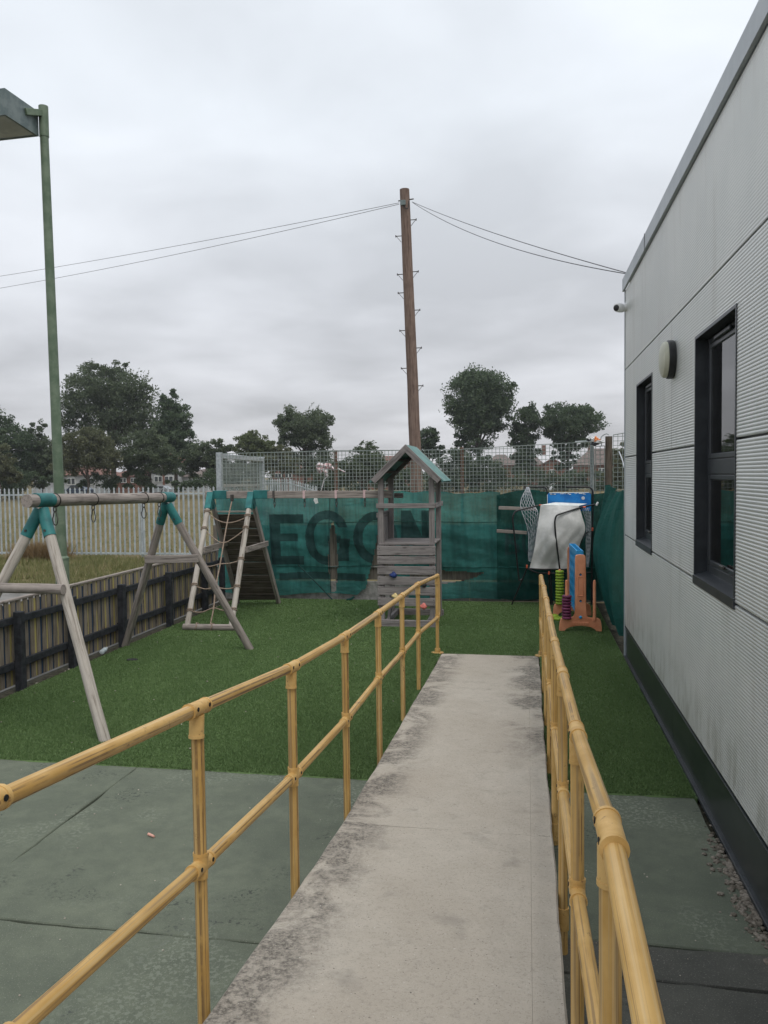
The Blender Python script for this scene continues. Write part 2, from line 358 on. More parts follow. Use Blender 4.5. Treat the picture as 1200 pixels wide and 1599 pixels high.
def rod(name, parent, p0, p1, r, mat, r1=None, n=16, rings=1, wob=0):
    L = (V(p1)-V(p0)).length; k = ('r', round(r, 4), r1, round(L, 3), n, mat, rings, wob)
    if k not in CACHE: CACHE[k] = mesh(name, *cyl_geo(r, r1 if r1 is not None else r, L, n, rings=rings, wob=wob, seed=int(L*1000)), mat, 40)
    return place(name, CACHE[k], parent, align(p0, p1))
def sweep_geo(pts, r, n=8, closed=False):
    pts = [V(p) for p in pts]; v = []; f = []; N = len(pts); up = None
    for i, p in enumerate(pts):
        a = pts[i-1] if i else p; b = pts[i+1] if i < N-1 else p; t = (b-a).normalized()
        if up is None:
            up = V((0, 0, 1)) if abs(t.z) < .9 else V((1, 0, 0))
        x = up-t*up.dot(t); x.normalize(); y = t.cross(x); up = x
        rad = r[i] if isinstance(r, (list, tuple)) else r
        for k in range(n):
            an = 2*math.pi*k/n; v.append(p+x*(math.cos(an)*rad)+y*(math.sin(an)*rad))
    for i in range(N-1):
        for k in range(n): q = (k+1) % n; f.append((i*n+k, i*n+q, (i+1)*n+q, (i+1)*n+k))
    f.append(tuple(range(n-1, -1, -1))); f.append(tuple(range((N-1)*n, N*n))); return v, f
def smooth_path(pts, sub=6):
    pts = [V(p) for p in pts]; out = []
    P = [pts[0]*2-pts[1]]+pts+[pts[-1]*2-pts[-2]]
    for i in range(1, len(P)-2):
        for s in range(sub):
            t = s/sub; a, b, c, d = P[i-1:i+3]
            out.append(.5*((2*b)+(c-a)*t+(2*a-5*b+4*c-d)*t*t+(3*b-a-3*c+d)*t**3))
    out.append(pts[-1]); return out
def round_path(pts, rad, sub=5):
    pts = [V(p) for p in pts]; out = [pts[0]]
    for a, b, c in zip(pts, pts[1:], pts[2:]):
        r = min(rad, (a-b).length*.45, (c-b).length*.45); s = b+(a-b).normalized()*r; e = b+(c-b).normalized()*r
        for i in range(sub+1): t = i/sub; out.append(s*(1-t)**2+b*2*t*(1-t)+e*t*t)
    out.append(pts[-1]); return out
def tube(name, parent, pts, r, mat, n=10):
    return place(name, mesh(name, *sweep_geo(pts, r, n), mat, 50), parent)
def join(geos):
    v = []; f = []
    for (a, b), m in geos:
        o = len(v); v += [m @ V(p) for p in a] if m is not None else [V(p) for p in a]; f += [[i+o for i in q] for q in b]
    return v, f
def lathe_geo(prof, n=20):
    v = []; f = []
    for r, z in prof:
        for i in range(n): a = 2*math.pi*i/n; v.append((r*math.cos(a), r*math.sin(a), z))
    for j in range(len(prof)-1):
        for i in range(n): k = (i+1) % n; f.append((j*n+i, j*n+k, (j+1)*n+k, (j+1)*n+i))
    f.append(tuple(range(n-1, -1, -1))); f.append(tuple(range((len(prof)-1)*n, len(prof)*n))); return v, f
def extrude_poly(poly, d, axis='y'):
    """polygon in (a,z) extruded d along y"""
    n = len(poly); v = [(a, 0, z) for a, z in poly]+[(a, d, z) for a, z in poly]
    f = [tuple(range(n)), tuple(range(2*n-1, n-1, -1))]+[(i, i+n, (i+1) % n+n, (i+1) % n) for i in range(n)]
    return v, f
def soup(name, verts, tri, mat, parent=None, k=3):
    """fast big mesh: verts (N,3) array, faces of k consecutive verts"""
    me = bpy.data.meshes.new(name); nv = len(verts); nf = nv//k
    me.vertices.add(nv); me.vertices.foreach_set('co', verts.astype(np.float32).ravel())
    me.loops.add(nv); me.loops.foreach_set('vertex_index', np.arange(nv, dtype=np.int32))
    me.polygons.add(nf); me.polygons.foreach_set('loop_start', np.arange(0, nv, k, dtype=np.int32))
    me.update(calc_edges=True); me.materials.append(M[mat]); return place(name, me, parent)

# ================================================================== GROUND
def sheet(name, x0, x1, y0, y1, z, mat):
    return place(name, mesh(name, [(x0, y0, z), (x1, y0, z), (x1, y1, z), (x0, y1, z)], [(0, 1, 2, 3)], mat))
o = struct(sheet('ground', -900, 900, -300, 1500, -.06, 'field'))
o = struct(sheet('path', -16, -5.36, -6, 14.9, -.045, 'asphalt'))
yard = struct(sheet('yard', -5.4, 2.2, -6, 13.9, -.035, 'soil'))
def ragged(x0, x1, y0, y1, z0, z1, jit=.0035, step=.09, seed=1):
    rr = random.Random(seed); P = []
    def edge(a, b):
        n = max(2, int((V(b)-V(a)).length/step)); d = (V(b)-V(a)).normalized(); nrm = V((-d.y, d.x))
        w = 0
        for i in range(n):
            w = .6*w+rr.gauss(0, jit); P.append(V(a)+(V(b)-V(a))*(i/n)+(nrm*w if i else V((0, 0))))
    c = [(x0, y0), (x1, y0), (x1, y1), (x0, y1)]
    for i in range(4): edge(c[i], c[(i+1) % 4])
    n = len(P); v = [(p.x, p.y, z0) for p in P]+[(p.x, p.y, z1-.006) for p in P]
    ctr = V((sum(p.x for p in P)/n, sum(p.y for p in P)/n))
    v += [(*(p+(ctr-p).normalized()*.006), z1) for p in P]
    f = [(i, (i+1) % n, (i+1) % n+n, i+n) for i in range(n)]+[(i+n, (i+1) % n+n, (i+1) % n+2*n, i+2*n) for i in range(n)]+[tuple(range(2*n, 3*n))]
    return v, f
k = 0
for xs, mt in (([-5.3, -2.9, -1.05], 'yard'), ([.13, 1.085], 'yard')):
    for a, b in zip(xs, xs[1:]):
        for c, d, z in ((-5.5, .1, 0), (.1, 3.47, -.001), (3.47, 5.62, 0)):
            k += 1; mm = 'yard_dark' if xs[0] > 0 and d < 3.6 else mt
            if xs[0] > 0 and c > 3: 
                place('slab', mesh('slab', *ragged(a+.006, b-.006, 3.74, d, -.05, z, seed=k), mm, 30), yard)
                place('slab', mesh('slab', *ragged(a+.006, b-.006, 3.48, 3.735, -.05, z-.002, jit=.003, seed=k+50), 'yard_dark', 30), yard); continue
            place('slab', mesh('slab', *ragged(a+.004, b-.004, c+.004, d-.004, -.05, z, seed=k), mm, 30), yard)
# turf
turf = struct(place('artificial_turf', mesh('turf', *join([
    ((lambda x0, x1, y0, y1: ([(x0, y0, -.03), (x1, y0, -.03), (x1, y1, -.03), (x0, y1, -.03), (x0, y0, .007), (x1, y0, .007), (x1, y1, .007), (x0, y1, .007)],
      [(4, 5, 6, 7), (0, 1, 5, 4), (1, 2, 6, 5), (2, 3, 7, 6), (3, 0, 4, 7)]))(*q), None)
    for q in ((-5.12, 1.10, 9.592, 13.6),)]+[(ragged(-5.12, -1.045, 5.5, 9.59, -.03, .007, jit=.005, step=.06, seed=91), None), (ragged(.13, 1.10, 5.5, 9.59, -.03, .007, jit=.005, step=.06, seed=92), None)]), 'turf_base')))
def turf_blades():
    rng = np.random.default_rng(3)
    n = 620000; u = rng.uniform(0, 1, n); y0, y1, q = 5.5, 13.56, -1.3
    Y = (y0**q+u*(y1**q-y0**q))**(1/q); X = rng.uniform(-5.12, 1.09, n)
    P = np.c_[X, Y]; P = P[~((X > -1.05) & (X < .133) & (Y < 9.6))]
    n = len(P); a = rng.uniform(0, 2*np.pi, n); w = rng.uniform(.004, .007, n)*(1+.06*(P[:, 1]-5.5)); h = rng.uniform(.009, .020, n); la = rng.uniform(0, 2*np.pi, n); ln = rng.uniform(.2, .9, n)*h
    b = np.c_[P, np.full(n, .0065)]; d = np.c_[np.cos(a)*w, np.sin(a)*w, np.zeros(n)]
    tip = b+np.c_[np.cos(la)*ln, np.sin(la)*ln, h]
    v = np.empty((n*3, 3)); v[0::3] = b-d; v[1::3] = b+d; v[2::3] = tip
    stuff(soup('turf_pile', v, None, 'turf', turf))
turf_blades()
def grass_blades(name, parent, n, x0, x1, y0, y1, hmin, hmax, mat, seed, dens=None):
    rng = np.random.default_rng(seed); P = np.c_[rng.uniform(x0, x1, n), rng.uniform(y0, y1, n)]
    if dens is not None: P = P[dens(P, rng)]
    n = len(P); a = rng.uniform(0, 2*np.pi, n); w = rng.uniform(.006, .016, n); h = rng.uniform(hmin, hmax, n); la = rng.uniform(0, 2*np.pi, n); ln = rng.uniform(.1, .7, n)*h
    b = np.c_[P, np.full(n, -.06)]; d = np.c_[np.cos(a)*w, np.sin(a)*w, np.zeros(n)]; tip = b+np.c_[np.cos(la)*ln, np.sin(la)*ln, h]
    v = np.empty((n*3, 3)); v[0::3] = b-d; v[1::3] = b+d; v[2::3] = tip
    return stuff(soup(name, v, None, mat, parent))
clump = lambda P, r: (np.sin(P[:, 0]*2.3+np.sin(P[:, 1]*1.7)*1.5)*np.cos(P[:, 1]*2.9+P[:, 0]) + r.uniform(-.9, .9, len(P))) > -.1
o = grass_blades('verge_grass', None, 60000, -16, -5.6, 14.8, 20.4, .05, .20, 'dry_grass', 5, clump); tag(o, 'patchy green and straw coloured grass verge in front of palisade fence', 'grass')
o = grass_blades('field_grass', None, 90000, -30, 4, 20.4, 48, .03, .09, 'dry_grass', 6, clump); tag(o, 'short parched grass covering the playing field', 'grass')
o = grass_blades('straw_clump', None, 5000, -14.1, -12.3, 19.6, 20.2, .15, .62, 'straw', 8, lambda P, r: r.uniform(0, 1, len(P)) < np.exp(-((P[:, 0]+13.2)/.55)**2)); tag(o, 'tall brown dead weeds heaped against palisade fence', 'weeds')

# ramp
RZ = [(-3, .58), (.4, .57), (1.4, .515), (2.47, .40), (3.54, .285), (4.3, .222), (4.62, .20), (5.7, .162), (6.8, .112), (7.9, .06), (9.0, .018), (9.58, .004)]
def rz(y):
    for (a, b), (c, d) in zip(RZ, RZ[1:]):
        if y <= c: return b+(d-b)*(y-a)/(c-a)
    return RZ[-1][1]
ramp = thing('concrete_ramp', 'pale concrete access ramp with dark mould stains along its edges', 'ramp', (-.46, 5, 0))
def ramp_piece(x0, x1, y0, y1, seed):
    rr = random.Random(seed); n = max(2, int((y1-y0)/.12)); rows = []
    wl = wr = 0
    for i in range(n+1):
        y = y0+(y1-y0)*i/n; z = rz(y); wl = .7*wl+rr.gauss(0, .0025); wr = .7*wr+rr.gauss(0, .002); je = rr.gauss(0, .004) if i in (0, n) else 0
        a, b = x0+(wl if x0 < -.5 else 0), x1+(wr if x1 > .1 else 0)
        rows.append([(a, y, -.05), (a, y, z-(.014 if x0 < -.5 else .0005)), (a+(.012 if x0 < -.5 else .0005), y, z), (a+(b-a)*.33, y+je, z), (a+(b-a)*.66, y-je, z), (b-(.008 if x1 > .1 else .0005), y, z), (b, y, z-(.009 if x1 > .1 else .0005)), (b, y, -.05)])
    v = [p for r in rows for p in r]; m = 8; f = []
    for i in range(n):
        for j in range(m-1): f.append((i*m+j, i*m+j+1, (i+1)*m+j+1, (i+1)*m+j))
    f.append(tuple(range(m-1, -1, -1))); f.append(tuple(range(n*m, n*m+m)))
    f = [tuple(reversed(q)) for q in f]
    return v, f
for i, (a, b, c, d) in enumerate(((-1.04, .008, -2.5, 4.298), (-1.04, .008, 4.301, 9.58), (.0086, .122, -2.5, 4.2985), (.0086, .122, 4.3005, 9.585))):
    place('slab', mesh('slab', *ramp_piece(a, b, c, d, i), 'ramp', 25), ramp)

# ================================================================== BUILDING
BX, BY1, BY0 = 1.112, 9.66, -4.0
bld = thing('portable_classroom', 'flat roofed classroom clad in grey micro ribbed metal panels', 'building', (BX+3, 3, 0))
ZS = [.385, 1.445, 2.345, 3.35, 4.25]
WINS = [(7.60, 8.63), (4.62, 5.69), (1.2, 2.25)]
WZ0, WZ1 = 1.46, 3.05
def rib_strip(y0, y1, z0, z1):
    p = .0195; n = max(1, int(round((z1-z0)/p))); v = []; f = []; k = 0
    prof = []
    for i in range(n):
        zz = z0+(z1-z0)*i/n; h = (z1-z0)/n
        prof += [(0, zz), (-.0021, zz+h*.34), (-.0021, zz+h*.60), (.0004, zz+h*.92)]
    prof.append((0, z1))
    for x, z in prof: v += [(BX+x, y0, z), (BX+x, y1, z)]
    for i in range(len(prof)-1): f.append((2*i, 2*i+2, 2*i+3, 2*i+1))
    return v, f
def edge_returns(y0, y1, z0, z1):
    d = .03
    return ([(BX, y0, z0), (BX, y1, z0), (BX, y1, z1), (BX, y0, z1), (BX+d, y0, z0), (BX+d, y1, z0), (BX+d, y1, z1), (BX+d, y0, z1)],
            [(0, 1, 5, 4), (1, 2, 6, 5), (2, 3, 7, 6), (3, 0, 4, 7)])
def panel(rects):
    gs = []
    for r in rects: gs += [(rib_strip(*r), None), (edge_returns(*r), None)]
    place('wall_panel', mesh('wall_panel', *join(gs), 'panel'), bld)
gz = .007
for ya, yb in ((-4, .6), (.61, BY1-.03)):
    panel([(ya, yb, ZS[0]+gz, ZS[1]-gz)]); panel([(ya, yb, ZS[3]+gz, ZS[4])])
edges = [BY1-.03]+[q for w in WINS for q in (w[1]+.012, w[0]-.012)]+[-4]
for i in range(0, len(edges), 2): panel([(edges[i+1], edges[i], ZS[1]+gz, ZS[2]-gz)])
# third course runs over the window heads
sp = [BY1-.03, 6.6, 3.4, -4]
for i in range(3):
    hi, lo = sp[i]-(.004 if i else 0), sp[i+1]+.004; w = WINS[i]
    panel([(w[1]+.012, hi, ZS[2]+gz, WZ1+.012), (lo, w[0]-.012, ZS[2]+gz, WZ1+.012), (lo, hi, WZ1+.0125, ZS[3]-gz)])
place('wall_core', mesh('wall_core', *join([(box_geo(.10, y1-y0, z1-z0), Matrix.Translation((BX+.075, (y0+y1)/2, z0)))
    for y0, y1, z0, z1 in [(BY0, BY1-.01, .1, WZ0-.03), (BY0, BY1-.01, WZ1+.03, 4.2)]+[(edges[i+1]-.0, edges[i]+.0, WZ0-.029, WZ1+.029) for i in range(0, len(edges), 2)]]), 'anthracite'), bld)
place('shell', mesh('shell', *join([(box_geo(.1, 13.5, 4.2), Matrix.Translation((7.2, 2.9, .02))), (box_geo(6.0, .1, 4.2), Matrix.Translation((4.2, BY1-.07, .02))), (box_geo(6.0, .1, 4.2), Matrix.Translation((4.2, BY0+.05, .02)))]), 'panel'), bld)
place('floor', mesh('floor', *box_geo(6, 13.4, .1), 'blind'), bld, Matrix.Translation((4.2, 2.9, .35)))
place('roof', mesh('roof', *box_geo(6.1, 13.66, .06), 'fascia'), bld, Matrix.Translation((4.2, 2.83, 4.24)))
for ya, yb in ((-4.02, .9), (.904, 7.9), (7.904, 9.69)):
    place('fascia', mesh('fascia', *extrude_poly([(BX-.03, 4.252), (BX-.03, 4.39), (BX+.20, 4.395), (BX+.20, 4.36), (BX-.005, 4.355), (BX-.005, 4.252)][::-1], yb-ya), 'fascia'), bld, Matrix.Translation((0, ya, 0)))
for y in (0.902, 7.902):
    place('fascia_clip', mesh('fascia_clip', *box_geo(.003, .012, .15), 'anthracite'), bld, Matrix.Translation((BX-.0322, y, 4.247)))
for i, (ya, yb) in enumerate(((-4.0, 1.4), (1.406, 6.55), (6.556, BY1-.02))):
    place('plinth', mesh('plinth', *extrude_poly([(BX+.012, .02), (BX+.012, .36), (BX-.010, .378), (BX+.05, .384), (BX+.05, .02)][::-1], yb-ya), 'plinth'), bld, Matrix.Translation((0, ya, 0)))
place('base_rail', mesh('base_rail', *box_geo(.05, 13.6, .03, .004), 'anthracite'), bld, Matrix.Translation((BX+.012, 2.85, .001)))
place('corner_trim', mesh('corner_trim', *box_geo(.055, .04, 4.24, .004), 'fascia'), bld, Matrix.Translation((BX+.018, BY1-.008, .02)))
RD = .10
for (y0, y1) in WINS:
    w = place('window', mesh('window', *join([
        (box_geo(RD, .02, WZ1-WZ0), Matrix.Translation((BX+RD/2-.006, y0, WZ0))), (box_geo(RD, .02, WZ1-WZ0), Matrix.Translation((BX+RD/2-.006, y1, WZ0))),
        (box_geo(RD, y1-y0+.018, .02), Matrix.Translation((BX+RD/2-.0065, (y0+y1)/2, WZ1)))]), 'anthracite'), bld)
    place('sill', mesh('sill', *extrude_poly([(BX-.012, WZ0-.045), (BX-.012, WZ0+.012), (BX+RD, WZ0+.045), (BX+RD, WZ0-.045)][::-1], y1-y0+.02), 'anthracite'), w, Matrix.Translation((0, y0-.01, 0)))
    xf = BX+RD+.005; fw = .045; zt = 2.20
    def bar(nm, ya, yb, za, zb, d=.06, x=xf, par=w): return place(nm, mesh(nm, *box_geo(d, yb-ya, zb-za, .006), 'anthracite'), par, Matrix.Translation((x, (ya+yb)/2, za)))
    bar('frame', y0+.01, y0+.01+fw, WZ0+.02, WZ1); bar('frame', y1-.01-fw, y1-.01, WZ0+.02, WZ1)
    bar('frame', y0+.056, y1-.056, WZ1-fw, WZ1); bar('frame', y0+.056, y1-.056, WZ0+.02, WZ0+.09); bar('transom', y0+.056, y1-.056, zt-.05, zt+.05, .068)
    for za, zb in ((WZ0+.091, zt-.051), (zt+.051, WZ1-fw-.001)):
        s = place('sash', mesh('sash', *join([(box_geo(.03, .035, zb-za, .006), Matrix.Translation((xf-.02, y0+.09, za))), (box_geo(.03, .035, zb-za, .006), Matrix.Translation((xf-.02, y1-.09, za))),
            (box_geo(.03, y1-y0-.216, .035, .006), Matrix.Translation((xf-.02, (y0+y1)/2, za))), (box_geo(.03, y1-y0-.216, .035, .006), Matrix.Translation((xf-.02, (y0+y1)/2, zb-.035)))]), 'anthracite'), w)
        place('pane', mesh('pane', *box_geo(.008, y1-y0-.23, zb-za-.06), 'glass'), w, Matrix.Translation((xf-.022, (y0+y1)/2, za+.03)))
    place('trickle_vent', mesh('trickle_vent', *box_geo(.02, .4, .025, .005), 'anthracite'), w, Matrix.Translation((xf-.045, (y0+y1)/2+.05, WZ1-.05)))
    place('handle', mesh('handle', *box_geo(.02, .09, .02, .005), 'metal_dark'), w, Matrix.Translation((xf-.05, (y0+y1)/2, WZ0+.115)))
    for q in range(int((y1-y0-.16)/.118)):
        place('blind_slat', CACHE.setdefault('blind', mesh('blind_slat', *box_geo(.006, .112, WZ1-WZ0-.12), 'blind')), w, Matrix.Translation((xf+.06, y1-.14-q*.118, WZ0+.06)) @ Matrix.Rotation(.22, 4, 'Z'))
# bulkhead lamp
bl = thing('bulkhead_light', 'round cream bulkhead light with black rim on the ribbed wall', 'light', (BX, 6.52, 3.03))
mw = Matrix.Translation((BX-.002, 6.52, 3.035)) @ Matrix.Rotation(-math.pi/2, 4, 'Y')
place('housing', mesh('housing', *lathe_geo([(.142, 0), (.148, .010), (.148, .046), (.141, .052)], 32), 'black_tube', 40), bl, mw)
place('diffuser', mesh('diffuser', *lathe_geo([(.138, .050), (.139, .068), (.130, .084), (.10, .095), (.05, .101), (.01, .102)], 32), 'cream', 40), bl, mw)
cc = thing('security_camera', 'small white dome security camera at the top building corner', 'camera', (BX, 9.5, 4.08))
cp = V((BX, 9.55, 4.05))
place('mount', mesh('mount', *lathe_geo([(.05, 0), (.05, .02), (.035, .03), (.03, .06)], 20), 'white_plastic', 40), cc, Matrix.Translation(cp) @ Matrix.Rotation(-math.pi/2, 4, 'Y'))
place('body', mesh('body', *lathe_geo([(.03, -.07), (.048, -.055), (.052, 0), (.048, .06), (.04, .075)], 20), 'white_plastic', 40), cc, Matrix.Translation(cp+V((-.075, -.02, -.01))) @ Matrix.Rotation(math.pi/2*1.05, 4, 'X') @ Matrix.Rotation(-.6, 4, 'Y'))
place('lens', mesh('lens', *lathe_geo([(.036, 0), (.034, .01), (.01, .016)], 16), 'black_tube', 40), cc, Matrix.Translation(cp+V((-.115, -.075, -.02))) @ Matrix.Rotation(math.pi/2*1.05, 4, 'X') @ Matrix.Rotation(-.6, 4, 'Y'))

# ================================================================== HANDRAILS
PR = .0212
def fitting_geo(top):
    g = [(cyl_geo(.0252, .0252, .14, 18, z0=-.07), Matrix.Rotation(math.pi/2, 4, 'X')),
         (cyl_geo(.0270, .0270, .012, 18, z0=.059), Matrix.Rotation(math.pi/2, 4, 'X')), (cyl_geo(.0270, .0270, .012, 18, z0=-.071), Matrix.Rotation(math.pi/2, 4, 'X'))]
    return g
def handrail(X, label, ys, tops, mids, foots, endloop, grp):
    root = thing('handrail', label, 'handrail', (X, 5, 0), grp)
    pts_t = [V((X, y, z)) for y, z in zip(ys, tops)]; pts_m = [V((X, y, z)) for y, z in zip(ys, mids)]
    top_m = 'yellow_paint'
    for nm, pts in (('top_rail', pts_t), ('mid_rail', pts_m)):
        for a, b in zip(pts, pts[1:]):
            rod(nm, root, a, b, PR, top_m, n=20)
    for i, y in enumerate(ys):
        a, b = pts_t[i], pts_m[i]; f = V((X, y, max(-.03, rz(y)-.30)))
        rod('post', root, f, a-V((0, 0, .028)), PR, top_m, n=20)
        for p, kind in ((a, 'top'), (b, 'mid')):
            pts = pts_t if kind == 'top' else pts_m
            d0 = (pts[min(i+1, len(pts)-1)]-pts[max(i-1, 0)]).normalized(); sl = math.atan2(d0.z, d0.y)
            key = ('fit', kind)
            if key not in CACHE:
                gs = fitting_geo(kind)
                if kind == 'top': gs += [(cyl_geo(.0248, .0248, .07, 18, z0=-.09), None), (cyl_geo(.0262, .0262, .010, 18, z0=-.096), None)]
                else: gs += [(cyl_geo(.0250, .0250, .08, 18, z0=-.04), None), (cyl_geo(.0266, .0266, .011, 18, z0=.034), None)]
                CACHE[key] = mesh('fitting', *join(gs), 'yellow_cast', 40)
            ft = place('fitting', CACHE[key], root, Matrix.Translation(p) @ Matrix.Rotation(sl, 4, 'X'))
            if 'grub' not in CACHE: CACHE['grub'] = mesh('grub_screw', *lathe_geo([(.0075, 0), (.0075, .0022), (.004, .0024)], 8), 'hole_dark')
            sx = 1 if X < 0 else -1
            for dy in (-.048, .048):
                place('grub_screw', CACHE['grub'], ft, Matrix.Translation(p) @ Matrix.Rotation(sl, 4, 'X') @ Matrix.Translation((sx*.0246, dy, .006)) @ Matrix.Rotation(sx*math.pi/2, 4, 'Y'))
        if i < len(ys)-1:
            if X > 0: place('foot_socket', mesh('foot_socket', *cyl_geo(.0265, .0265, .10, 16), 'yellow_cast', 40), root, Matrix.Translation((X, y, rz(y)-.17)))
        else:
            place('foot_flange', mesh('foot_flange', *lathe_geo([(.075, 0), (.075, .008), (.034, .012), (.034, .05), (.031, .055)], 18), 'yellow_paint', 40), root, Matrix.Translation((X, y, .008)))
    # closing loop at the far end
    yt, ym = endloop
    a = pts_t[-1]; b = pts_m[-1]; sl = (pts_t[-1]-pts_t[-2]).normalized()
    e1 = a+sl*yt; e2 = V((X, e1.y, b.z-.02))
    P = round_path([a, e1, V((X, e1.y, b.z-.0)), b], .10, 6)
    tube('end_loop', root, P, PR, top_m, 18); return root
YL = [-.85, .32, 1.41, 2.48, 3.555, 4.655, 5.74, 6.87, 7.90, 9.60]
TL = [1.545, 1.54, 1.512, 1.402, 1.282, 1.206, 1.157, 1.114, 1.075, .945]
ML = [1.03, 1.025, .998, .867, .765, .698, .675, .615, .58, .435]
FL = [.50, .46, .40, .33, .20, .12, .09, .05, .01, .01]
handrail(-1.087, 'yellow tube handrail on the turf and swing side of the ramp', YL, TL, ML, FL, (.16, .1), 'ramp handrails')
YR = [-.85, .40, 1.52, 2.55, 3.62, 4.70, 5.80, 6.92, 7.95, 9.60]
handrail(.150, 'yellow tube handrail between the ramp and the classroom wall', YR, [1.37, 1.42, 1.494, 1.355, 1.275, 1.19, 1.14, 1.095, 1.055, .95], [.93, .95, .965, .84, .745, .68, .655, .60, .56, .42], FL, (.16, .1), 'ramp handrails')

# ================================================================== PLAY EQUIPMENT
swing = thing('swing_frame', 'weathered log swing frame with teal joints and no seats', 'swing frame', (-4.29, 7.8, 0))
SB0, SB1 = V((-4.29, 6.30, 1.985)), V((-4.29, 9.14, 1.935))
rod('top_beam', swing, SB0, SB1, .058, 'wood', n=20, rings=6, wob=.003)
def aframe(apY, apz, fy, cross_z, outward):
    ap = V((-4.29, apY, apz-.05))
    fl, fr = V((-5.14, fy, .0)), V((-3.44, fy, .0))
    for f in (fl, fr):
        d = (ap-f).normalized(); rod('leg', swing, f, ap-d*.06, .047, 'wood' if outward > 0 else 'wood_pale', n=18, rings=6, wob=.003)
        j = rod('joint_sleeve', swing, ap-d*.30, ap-d*.035, .053, 'teal', n=18)
        for s in (-1,):
            q = ap-d*.24; rod('bolt', j, q+V((0, -.05, 0)), q+V((0, -.062, 0)), .012, 'metal_dark', n=8)
    rod('joint_collar', swing, V((-4.29, apY-.10, apz+.004)), V((-4.29, apY+.14, apz-.001)), .064, 'teal', n=20)
    t = cross_z/(apz-.05); pl, pr = fl.lerp(ap, t), fr.lerp(ap, t); off = V((0, -.082*outward if outward < 0 else -.085, 0))
    return pl, pr
pl, pr = aframe(6.52, 1.983, 6.0, 1.22, -1)
rod('cross_log', swing, V((pl.x-.10, pl.y-.09, 1.235)), V((pr.x+.05, pr.y-.09, 1.225)), .044, 'wood', n=18, rings=5, wob=.003)
pl, pr = aframe(9.03, 1.937, 9.52, 1.19, 1)
beam('cross_board', swing, V((pl.x-.03, pl.y-.075, 1.17)), V((pr.x+.03, pr.y-.075, 1.19)), .045, .095, 'wood')
for y in (6.72, 7.38, 8.45, 8.84):
    z = 1.985-.05*(y-6.3)/2.84; h = place('swing_hook', mesh('swing_hook', *join([
        (sweep_geo([V((.062*math.cos(a), 0, .062*math.sin(a))) for a in np.linspace(0, 2*math.pi, 20)], .006, 6), None),
        (sweep_geo([V((.016*math.sin(a), 0, -.085+.024*math.cos(a))) for a in np.linspace(0, 2*math.pi, 12)], .005, 6), None)]), 'metal_dark', 50), swing, Matrix.Translation((-4.29, y, z)))
    place('carabiner', mesh('carabiner', *sweep_geo([V((.022*math.sin(a)*(1.25 if math.cos(a) < 0 else .8), .004*math.sin(a), -.165+.065*math.cos(a))) for a in np.linspace(0, 2*math.pi, 20)], .0052, 6), 'metal_dark', 50), h, Matrix.Translation((-4.29, y, z)) @ Matrix.Rotation(random.uniform(-.5, .5), 4, 'Z'))

# climbing frame with rope net and plank wall, beam running to the tower
climb = thing('climbing_frame', 'timber climbing frame with rope net and dark plank wall', 'climbing frame', (-4.5, 11.8, 0))
AL, AR = V((-4.86, 11.78, 1.90)), V((-4.20, 11.78, 1.90))
NL, NR = V((-4.775, 10.62, .06)), V((-4.13, 10.66, .06)); FLt, FRt = V((-4.90, 12.98, .0)), V((-4.19, 13.05, .0))
for a, f, nm in ((AL, NL, 'n'), (AR, NR, 'n')):
    d = (a-f).normalized(); rod('rail_log', climb, f, a-d*.02, .040, 'wood_pale', n=18, rings=6, wob=.002)
    s = beam('joint_bracket', climb, a-d*.26, a+d*.03, .095, .088, 'teal', .004)
    for q in (.08, .2): rod('bolt', s, a-d*q+V((0, -.040, -.03)), a-d*q+V((0, -.052, -.035)), .010, 'metal_dark', n=8)
for a, f in ((AL, FLt), (AR, FRt)):
    d = (a-f).normalized(); beam('stringer', climb, f, a-d*.02, .05, .085, 'wood')
    beam('joint_bracket', climb, a-d*.24, a-d*.005, .06, .094, 'teal', .004)
beam('top_beam', climb, V((-4.95, 11.83, 1.90)), V((-2.0, 11.83, 1.885)), .085, .11, 'wood')
for x in (-4.80, -4.14):
    beam('joint_box', climb, V((x-.02, 11.82, 1.90)), V((x+.20, 11.82, 1.90)), .11, .13, 'teal', .004)
for i in range(13):
    t0 = .02+i*.0615; a, b = FLt.lerp(AL, t0), FRt.lerp(AR, t0); c, d = FLt.lerp(AL, t0+.0575), FRt.lerp(AR, t0+.0575)
    up = (c-a).normalized(); nrm = (b-a).cross(c-a).normalized(); off = nrm*(.055 if nrm.y < 0 else -.055)
    jt = V((0, random.uniform(-.004, .004), random.uniform(-.003, .003)))
    beam('plank', climb, (a+c)/2-off*.0+V((.0, .065, .03))+jt, (b+d)/2+V((0, .065, .03))+jt, .026, (c-a).length-.004, 'wood_dark', .004, up=up)
top = FLt.lerp(AL, .83), FRt.lerp(AR, .83)
beam('ledge', climb, top[0]+V((0, .04, .05)), top[1]+V((0, .04, .05)), .07, .022, 'wood_pale')
for (n_, a, f, x) in ((NL, AL, FLt, .05), (NR, AR, FRt, .05)):
    p = n_.lerp(a, .56); q = f.lerp(a, .56); beam('side_brace', climb, p+V((x, 0, 0)), q+V((x, .03, .03)), .035, .085, 'wood')
rod('foot_log', climb, V((-4.83, 10.62, .05)), V((-4.06, 10.66, .05)), .048, 'wood', n=16, rings=4, wob=.002)
def on_net(x, y):   # pixel -> point on the sloping rope-net plane
    n = (AR-AL).cross(NL-AL); d = ray(x, y); return CAM+d*((AL-CAM).dot(n)/d.dot(n))
zz = lambda u, v: on_net(280+u/6.39, 750+v/6.39)
cen = [zz(u, v) for u, v in ((528, 200), (480, 425), (445, 625), (410, 835), (365, 1070), (345, 1275), (308, 1455))]
tube('centre_rope', climb, smooth_path(cen, 4), .0105, 'rope', 8)
